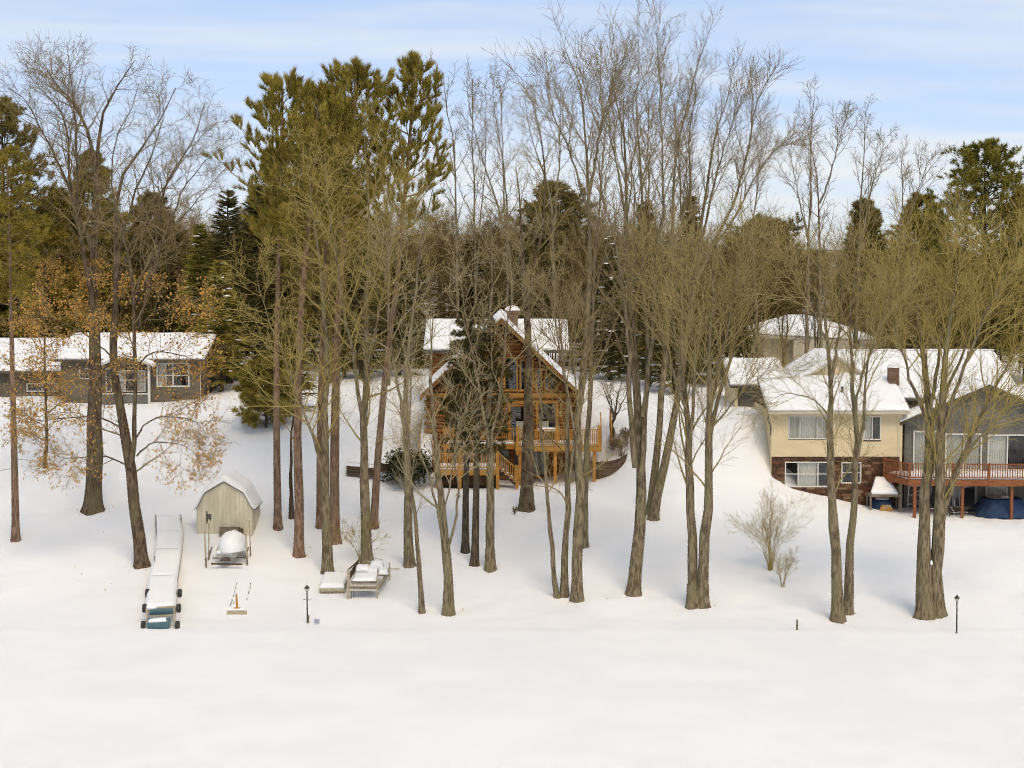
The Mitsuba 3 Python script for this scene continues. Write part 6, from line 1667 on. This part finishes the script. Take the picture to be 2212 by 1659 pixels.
# mid-distance bare trees whose stems stand out against the sky
MD = dict(tw=.014, n2=7, n3=3)
for i, (lab, D, st) in enumerate((
    ('bare slender tree on the skyline right beside the free standing pine top', 58, [([(990, 900), (988, 600), (980, 320), (960, 205), (953, 130)], 9, 3, 2)]),
    ('bare tree with two parallel upright stems on the skyline left of centre', 60, [([(1026, 900), (1027, 600), (1021, 273), (1019, 145)], 8, 3, 2), ([(1026, 640), (1040, 450), (1050, 300), (1046, 160)], 6, 3, -1, J)]),
    ('bare tree leaning into the sky gap above the cabin ridge', 56, [([(1110, 860), (1101, 560), (1054, 375), (1024, 280), (1000, 170)], 9, 3, 1), ([(1100, 520), (1090, 380), (1070, 240), (1060, 150)], 6, 3, -1, J)]),
    ('bare slim tree on the skyline above the cabin chimney', 57, [([(1100, 870), (1095, 600), (1090, 430), (1085, 300), (1080, 160)], 8, 3, 1)]),
    ('bare tree with a wide upper fork left of the tallest crowns', 52, [([(1192, 900), (1196, 600), (1190, 430), (1150, 300), (1120, 180)], 11, 3, 2), ([(1193, 520), (1205, 400), (1210, 280), (1200, 160)], 8, 3, -1.5, J)]),
    ('bare straight tree behind the dense fan crown right of centre', 54, [([(1640, 860), (1632, 640), (1625, 500), (1640, 380), (1650, 260)], 10, 3, 1)]),
    ('bare tree with a straight dark stem on the skyline above the hip roofed house', 56, [([(1742, 900), (1744, 640), (1752, 351), (1756, 234), (1760, 180)], 10, 3, 2), ([(1746, 520), (1720, 400), (1700, 300)], 6, 3, -1, J)]),
    ('bare forked tree on the skyline above the yellow house chimney', 57, [([(1772, 900), (1771, 600), (1769, 426), (1756, 340), (1740, 250)], 10, 3, 1), ([(1770, 440), (1791, 385), (1810, 312), (1834, 230)], 7, 3, -1, J)]),
    ('bare narrow feathery tree on the skyline above the grey gable house', 58, [([(1850, 900), (1853, 600), (1865, 351), (1869, 273), (1871, 215)], 9, 3, 1), ([(1856, 560), (1880, 420), (1905, 330), (1915, 270)], 6, 3, 1, J)]),
    ('bare feathery tree on the skyline left of the big round pine', 60, [([(1936, 900), (1938, 600), (1950, 440), (1947, 310)], 9, 3, 1), ([(1939, 540), (1980, 420), (2021, 318)], 6, 3, -1, J)]),
    ('bare tree behind the tufted pine tops, twigs showing between them', 54, [([(700, 800), (702, 500), (690, 350), (668, 240), (660, 170)], 9, 3, 1), ([(702, 420), (730, 300), (742, 170)], 6, 3, -1, J)]),
    ('bare tree with wiry top between the tufted pine tops and the free standing one', 55, [([(840, 860), (838, 560), (826, 380), (812, 280), (806, 190)], 8, 3, 1)]),
)):
    tree('skyline_tree', lab, 'tree', st, 'sparse', 200 + i, 'bark_grey', 'twig_tan', root=False, D=85 + (D - 31) * 1.75, **{**MD, 'n1': 18, 't0': .42, 'L1': (1.8, 4.2), 'n2': 7, 'n3': 3})
# small trees and shrubs
tree('ornamental_tree', 'small dark rounded bare tree with crooked branches in the snow right of the cabin', 'tree',
     [([(1325, 945), (1325, 920), (1327, 900), (1335, 860), (1345, 820)], 9, 3, .4), ([(1326, 905), (1312, 860), (1300, 825)], 6, 2, -.5, J), ([(1326, 908), (1345, 870), (1362, 835)], 6, 2, .5, J), ([(1326, 900), (1318, 850), (1322, 810)], 5, 2, .5, J)],
     'shrub', 301, 'bark_dark', 'twig_dark', n1=10, L1=(.7, 1.5), L2=(.3, .8), a1=(25, 60), root=False)
def shrub(name, label, u, v, hpx, wpx, n, seed, twig, tw=.008, leafy=None):
    key = thing(name, label, 'shrub')
    rng = np.random.default_rng(seed)
    S = []
    g = G(u, v); m = g[1] / FPX
    for k in range(n):
        a = rng.random() * 6.28
        r = (rng.random() ** .6)
        tip = g + np.array([math.cos(a) * wpx * m / 2 * r, math.sin(a) * wpx * m / 2 * r * .8, hpx * m * (.55 + .45 * rng.random()) * (1 - .35 * r * r)])
        foot = g + np.array([math.cos(a) * .12 * r, math.sin(a) * .12 * r, -.1])
        mid_ = foot + (tip - foot) * .45 + np.array([0, 0, .12 * hpx * m]) - (tip - foot) * np.array([.12, .12, 0])
        S.append((np.array([foot, mid_, tip]), .019, .008))
    w, fine, tips = bare_tree(S, 'shrub', seed, K=8, sides=5, tw=tw, L1=(.25 * hpx * m, .5 * hpx * m), L2=(.1 * hpx * m, .28 * hpx * m), n1=5, n2=4)
    part(key, 'stems', join(w), twig, True); part(key, 'twigs', fine, twig)
    return key
shrub('round_shrub', 'large bare rounded shrub in the snow left of the yellow house foot', 1664, 1232, 180, 175, 20, 311, 'twig_olive', .0065)
shrub('small_shrub', 'smaller bare shrub right in front of the large rounded shrub', 1690, 1268, 90, 75, 7, 312, 'twig_olive', .0065)
shrub('bare_shrub', 'bare pale shrub just behind the stacked dock lift', 781, 1212, 110, 130, 8, 313, 'twig_olive', .006)
shrub('dry_shrub', 'dry brown garden shrub in the snow bed right of the cabin deck', 1343, 985, 45, 50, 12, 314, 'twig_dark', .006)
shrub('dry_shrub', 'low dry stalks by the curved planter wall right of the cabin', 1322, 972, 32, 36, 10, 315, 'twig_dark', .006)
shrub('dry_shrub', 'tuft of dry stalks farthest right beside the cabin deck, near the leaning trunks', 1352, 958, 30, 30, 8, 316, 'twig_dark', .006)
def evergreen(name, label, u, v, hpx, wpx, n, seed, mat_='leaf_dark', size=.12):
    key = thing(name, label, 'shrub')
    rng = np.random.default_rng(seed)
    g = G(u, v); m = g[1] / FPX
    W, H = wpx * m / 2, hpx * m
    st, lv_ = [], []
    for k in range(26):
        a = rng.random() * 6.28; r = rng.random() ** .5
        tip = g + np.array([math.cos(a) * W * r, math.sin(a) * W * r * .8, H * (.35 + .65 * rng.random()) * (1 - .4 * r * r)])
        L = smooth_line(np.array([g + [0, 0, -.1], g + (tip - g) * .5 + [0, 0, .15 * H], tip]), 6)
        st.append(tubes(L[None], np.linspace(.02, .008, 6)[None], 5))
        c = tip + rng.normal(size=(n // 26, 3)) * np.array([.2, .2, .16]) * W
        lv_.append(c)
    part(key, 'stems', join(st), 'bark_dark', True)
    part(key, 'leaves', leaves(np.vstack(lv_), size, rng), mat_)
evergreen('rhododendron', 'dark evergreen shrub with broad leaves at the left foot of the cabin decks', 888, 1052, 82, 105, 3600, 321, 'leaf_dark', .17)
evergreen('evergreen_sapling', 'tiny dark evergreen sprig on the snowy slope left of the cabin', 1062 / 1, 1028 - 50, 18, 12, 104, 322, 'needle_dark', .06) if False else None
evergreen('small_evergreen', 'small round dark evergreen bush right of the ornamental tree', 1352, 943, 22, 24, 300, 323, 'leaf_dark', .08)
for i, (u, v, h, w, lab) in enumerate(((1111, 1112, 22, 14, 'tiny yellow green sprig in the snow left of the thickest trunk'), (990, 1078, 14, 12, 'tiny dark green sprig left of the dark trunk pair in the snow'), (874, 960, 22, 14, 'tiny dark evergreen sprig high on the snowy slope left of the cabin'))):
    evergreen('seedling', lab, u, v, h, w, 80, 330 + i, 'needle_green' if i == 0 else 'needle_dark', .06)

# ------------------------------------------------------------------ conifers behind and between the houses
_proto = {}
def conifer(name, label, u, D, vtop, wid, kind, seed, mat_, pads=0, group=None):
    """a conifer at distance D whose top is seen at v = vtop and whose crown is wid pixels wide"""
    key = thing(name, label, 'tree', group)
    D = 85 + (D - 31) * 1.75
    f = on_ground(u, D)
    H = P(u, vtop, D)[2] - f[2]
    W = wid * D / FPX / 2
    if kind == 'spruce':
        tr, ne, pd = spruce(H, W, seed, nb=int(90 + H * 8), per=30, spray=.30 + 17 * D / FPX, sw=3.1 * D / FPX, snow=pads)
        part(key, 'trunk', move(tr, f, seed), 'bark_dark', True); part(key, 'needles', move(ne, f, seed), mat_)
        if pads: part(key, 'snow_pads', move(pd, f, seed), 'mat_snow_plain', True, kind='stuff')
    else:
        s = (np.array([[0, 0, -.4], [.1, 0, H * .5], [0, 0, H]]) + f, .016 * H + .03, .03)
        oval = {'round': lambda x: np.clip(np.sin(np.pi * np.clip(x * .86 + .14, 0, 1)) ** .6, .12, 1), 'white': lambda x: np.clip((1 - x) ** .6, .08, 1)}[kind]
        tr, fi, ne = tufted_pine(s, seed, int(80 + H * 3.6), .12, W * 1.15, 9, 10.5 * D / FPX, 1.45 * D / FPX, 14, up=.06, ang=(55, 92), shape=oval, spread=1.0)
        part(key, 'trunk', tr, 'bark_dark', True); part(key, 'branches', fi, 'bark_dark'); part(key, 'needles', ne, mat_)
CON = [
    ('white_pine', 'dark rounded pine crown against the sky at the left edge', 14, 62, 228, 230, 'round', 'needle_brown', 0),
    ('pine_tree', 'olive pine with rounded top behind the crown of the thick oak', 205, 64, 338, 190, 'white', 'needle_olive', 0),
    ('pine_tree', 'golden green pine filling the left edge below the dark rounded crown', 0, 61, 440, 170, 'round', 'needle_gold', 0),
    ('pine_tree', 'second golden green pine right of the left edge behind the orange leaves', 84, 60, 490, 170, 'round', 'needle_gold', 0),
    ('spruce_tree', 'dark spruce with shadowy base left of the tufted pine group', 496, 58, 405, 200, 'spruce', 'needle_dark', 0),
    ('spruce_tree', 'dark narrow spruce touching the left side of the tufted pines', 556, 60, 398, 170, 'spruce', 'needle_dark', 0),
    ('cedar_tree', 'bright yellow green cedar with snow patches behind the ranch house', 436, 60, 482, 115, 'spruce', 'needle_green', 26),
    ('cedar_tree', 'darker green cedar with snow patches below the bright yellow green one', 478, 55, 560, 120, 'spruce', 'needle_olive', 30),
    ('white_pine', 'olive pine behind the ranch house roof between the oaks', 330, 66, 430, 210, 'white', 'needle_brown', 0),
    ('white_pine', 'olive brown pine left of the thick oak trunk behind the ranch house', 130, 68, 420, 210, 'white', 'needle_olive', 0),
    ('spruce_tree', 'dark spruce behind the right end of the ranch house roof', 395, 64, 500, 110, 'spruce', 'needle_dark', 0),
    ('white_pine', 'olive pine filling the gap between the reddish pine trunks, left one', 600, 62, 330, 200, 'white', 'needle_olive', 0),
    ('white_pine', 'olive pine filling the gap between the reddish pine trunks, right one', 700, 64, 290, 220, 'white', 'needle_brown', 0),
    ('spruce_tree', 'dark spruce right of the reddish pines with black gaps', 780, 58, 520, 150, 'spruce', 'needle_dark', 0),
    ('spruce_tree', 'dark spruce left of the cabin wing roof', 862, 60, 560, 120, 'spruce', 'needle_dark', 8),
    ('pine_tree', 'low green pine bush at the right end of the ranch house in the snow', 572, 47, 790, 110, 'round', 'needle_olive', 0),
    ('hemlock', 'drooping hemlock between the ranch house and the reddish trunks', 622, 49, 700, 120, 'spruce', 'needle_brown', 0),
    ('cedar_tree', 'broad rounded dark cedar on the skyline right of centre', 1195, 66, 405, 180, 'round', 'needle_brown', 0),
    ('spruce_tree', 'dark spruce behind the cabin ridge left of the broad cedar', 1020, 68, 520, 120, 'spruce', 'needle_dark', 6),
    ('spruce_tree', 'dark spruce just behind the cabin chimney', 1120, 66, 540, 120, 'spruce', 'needle_dark', 6),
    ('spruce_tree', 'snow flecked dark spruce right behind the cabin, left of the tall stems', 1318, 58, 510, 150, 'spruce', 'needle_dark', 60),
    ('spruce_tree', 'pointed dark spruce between the tall stems right of the cabin, left of a pair', 1392, 60, 425, 110, 'spruce', 'needle_brown', 4),
    ('spruce_tree', 'pointed dark spruce between the tall stems right of the cabin, right of a pair', 1488, 60, 418, 120, 'spruce', 'needle_brown', 4),
    ('hemlock', 'dark hemlock low behind the twin trunks right of the cabin', 1455, 54, 620, 150, 'spruce', 'needle_dark', 10),
    ('hemlock', 'dark hemlock behind the dense fan crown, left of the hip roofed house', 1570, 58, 640, 150, 'spruce', 'needle_dark', 6),
    ('spruce_tree', 'dark spruce with a snowy bough left of the hip roofed house', 1640, 84, 590, 130, 'spruce', 'needle_dark', 10),
    ('cedar_tree', 'brownish rounded tree on the skyline left of the small right pine', 1650, 88, 488, 200, 'round', 'needle_brown', 0),
    ('white_pine', 'small flat topped pine on the skyline above the hip roofed house', 1862, 82, 440, 130, 'white', 'needle_brown', 0),
    ('white_pine', 'spreading pine left of the big round crowned pine at right', 1985, 72, 432, 200, 'white', 'needle_olive', 0),
    ('white_pine', 'big round crowned green pine against the sky at the right', 2118, 62, 322, 250, 'round', 'needle_green', 0),
    ('white_pine', 'dark green pine cut by the right edge of the photo', 2215, 60, 420, 190, 'round', 'needle_olive', 0),
    ('spruce_tree', 'dark spruce behind the grey gabled house', 1950, 84, 590, 120, 'spruce', 'needle_dark', 0),
    ('spruce_tree', 'olive spruce behind the grey gabled house near the right edge', 2100, 80, 560, 140, 'spruce', 'needle_olive', 0),
    ('spruce_tree', 'dark spruce right of the hip roofed house among bare trees', 1880, 92, 570, 120, 'spruce', 'needle_dark', 0),
]
for i, (nm, lab, u, D, vt, w, kd, mt, pads) in enumerate(CON):
    conifer(nm, lab, u, D, vt, w, kd, 400 + i, mt, pads)

# ------------------------------------------------------------------ the wood on the hill
protos = []
for i in range(5):
    H = 15 + 2 * (i % 3)
    rng = np.random.default_rng(500 + i)
    st = [(np.array([[0, 0, -.5], [.3 * rng.normal(), .3 * rng.normal(), H * .45], [.7 * rng.normal(), .7 * rng.normal(), H]]), .16, .03),
          (np.array([[0, 0, H * .25], [.8, .5, H * .55], [1.6 + rng.normal() * .5, 1.2, H * .9]]), .08, .025),
          (np.array([[0, 0, H * .3], [-.9, -.3, H * .6], [-1.7 + rng.normal() * .5, -.6, H * .88]]), .08, .025)]
    w, fine, _ = bare_tree(st, 'fan', 510 + i, K=8, sides=5, n1=15, t0=.25, L1=(1.8, 4.2), n2=6, n3=4, tw=.020)
    g = f'woodland_kind_{i}'
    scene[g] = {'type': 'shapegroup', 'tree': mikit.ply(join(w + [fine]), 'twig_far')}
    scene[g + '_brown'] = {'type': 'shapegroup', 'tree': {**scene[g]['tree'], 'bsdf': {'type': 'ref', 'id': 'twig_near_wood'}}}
    protos.append(g)
for i in range(2):
    tr, ne, _ = spruce(16, 3.6, 540 + i, nb=150, per=22, spray=.75, sw=.14)
    scene[f'spruce_kind_{i}'] = {'type': 'shapegroup', 'tree': mikit.ply(join([tr, ne]), 'needle_dark')}
rng = np.random.default_rng(99)
wood = 'hill_wood'
labels[wood] = {'label': 'mixed wood of leafless brown trees and dark conifers covering the hill behind the houses', 'category': 'wood', 'kind': 'stuff'}
cnt = 0
for D, n, jit in ((133, 62, 5), (142, 84, 6), (154, 88, 7), (170, 86, 8), (192, 84, 10), (220, 82, 14), (260, 76, 18)):
    for k in range(n):
        u = -560 + (2212 + 1120) * (k + rng.random()) / n
        d_ = D + rng.normal() * jit * .5
        f = on_ground(u, d_)
        if d_ < 166 and (-33 < f[0] < -17 and 135 > d_ or d_ > 158 and -29 < f[0] < -18 or 20 < f[0] < 38 and d_ > 141): continue
        if d_ < 136 and (-60 < f[0] < -20 or -8 < f[0] < 6): continue
        top = np.interp(u, [0, 1250, 1500, 1750], [446, 446, 490, 508]) + abs(rng.normal()) * 34
        kk = int(rng.integers(5))
        dark = d_ < 178 and rng.random() < .30
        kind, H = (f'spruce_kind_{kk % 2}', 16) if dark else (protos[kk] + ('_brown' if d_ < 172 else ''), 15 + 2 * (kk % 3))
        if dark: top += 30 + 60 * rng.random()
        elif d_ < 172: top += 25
        s = (P(u, top, d_)[2] - f[2]) / H
        if s < .22: continue
        cnt += 1
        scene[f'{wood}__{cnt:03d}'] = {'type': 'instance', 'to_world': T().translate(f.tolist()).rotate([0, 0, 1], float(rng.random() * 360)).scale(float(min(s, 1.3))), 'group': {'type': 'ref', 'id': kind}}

# ------------------------------------------------------------------ fallen leaves and twigs on the snow
rng = np.random.default_rng(71)
pts = []
for (u, v, n, r) in ((200, 1101, 40, 1.6), (308, 1222, 60, 2.2), (1137, 1102, 30, 1.2), (1505, 1311, 16, .8), (1820, 1338, 16, .9), (2010, 1335, 20, .9), (1375, 1285, 12, .7), (1248, 1297, 14, .7), (968, 1328, 10, .6), (1060, 1231, 12, .6), (645, 1202, 14, .8), (1330, 960, 26, 1.4)):
    g = G(u, v)
    a = rng.random(n) * 6.28; q = r * np.abs(rng.normal(size=n))
    x, y = g[0] + np.cos(a) * q, g[1] + np.sin(a) * q
    pts.append(np.stack([x, y, terrain(x, y) + .015], 1))
lv_, fv_ = leaves(np.vstack(pts), .09, rng)
put('fallen_leaves', (lv_, fv_), 'leaf_oak', label='scattered dry leaves on the snow round the tree feet', category='leaves', kind='stuff')
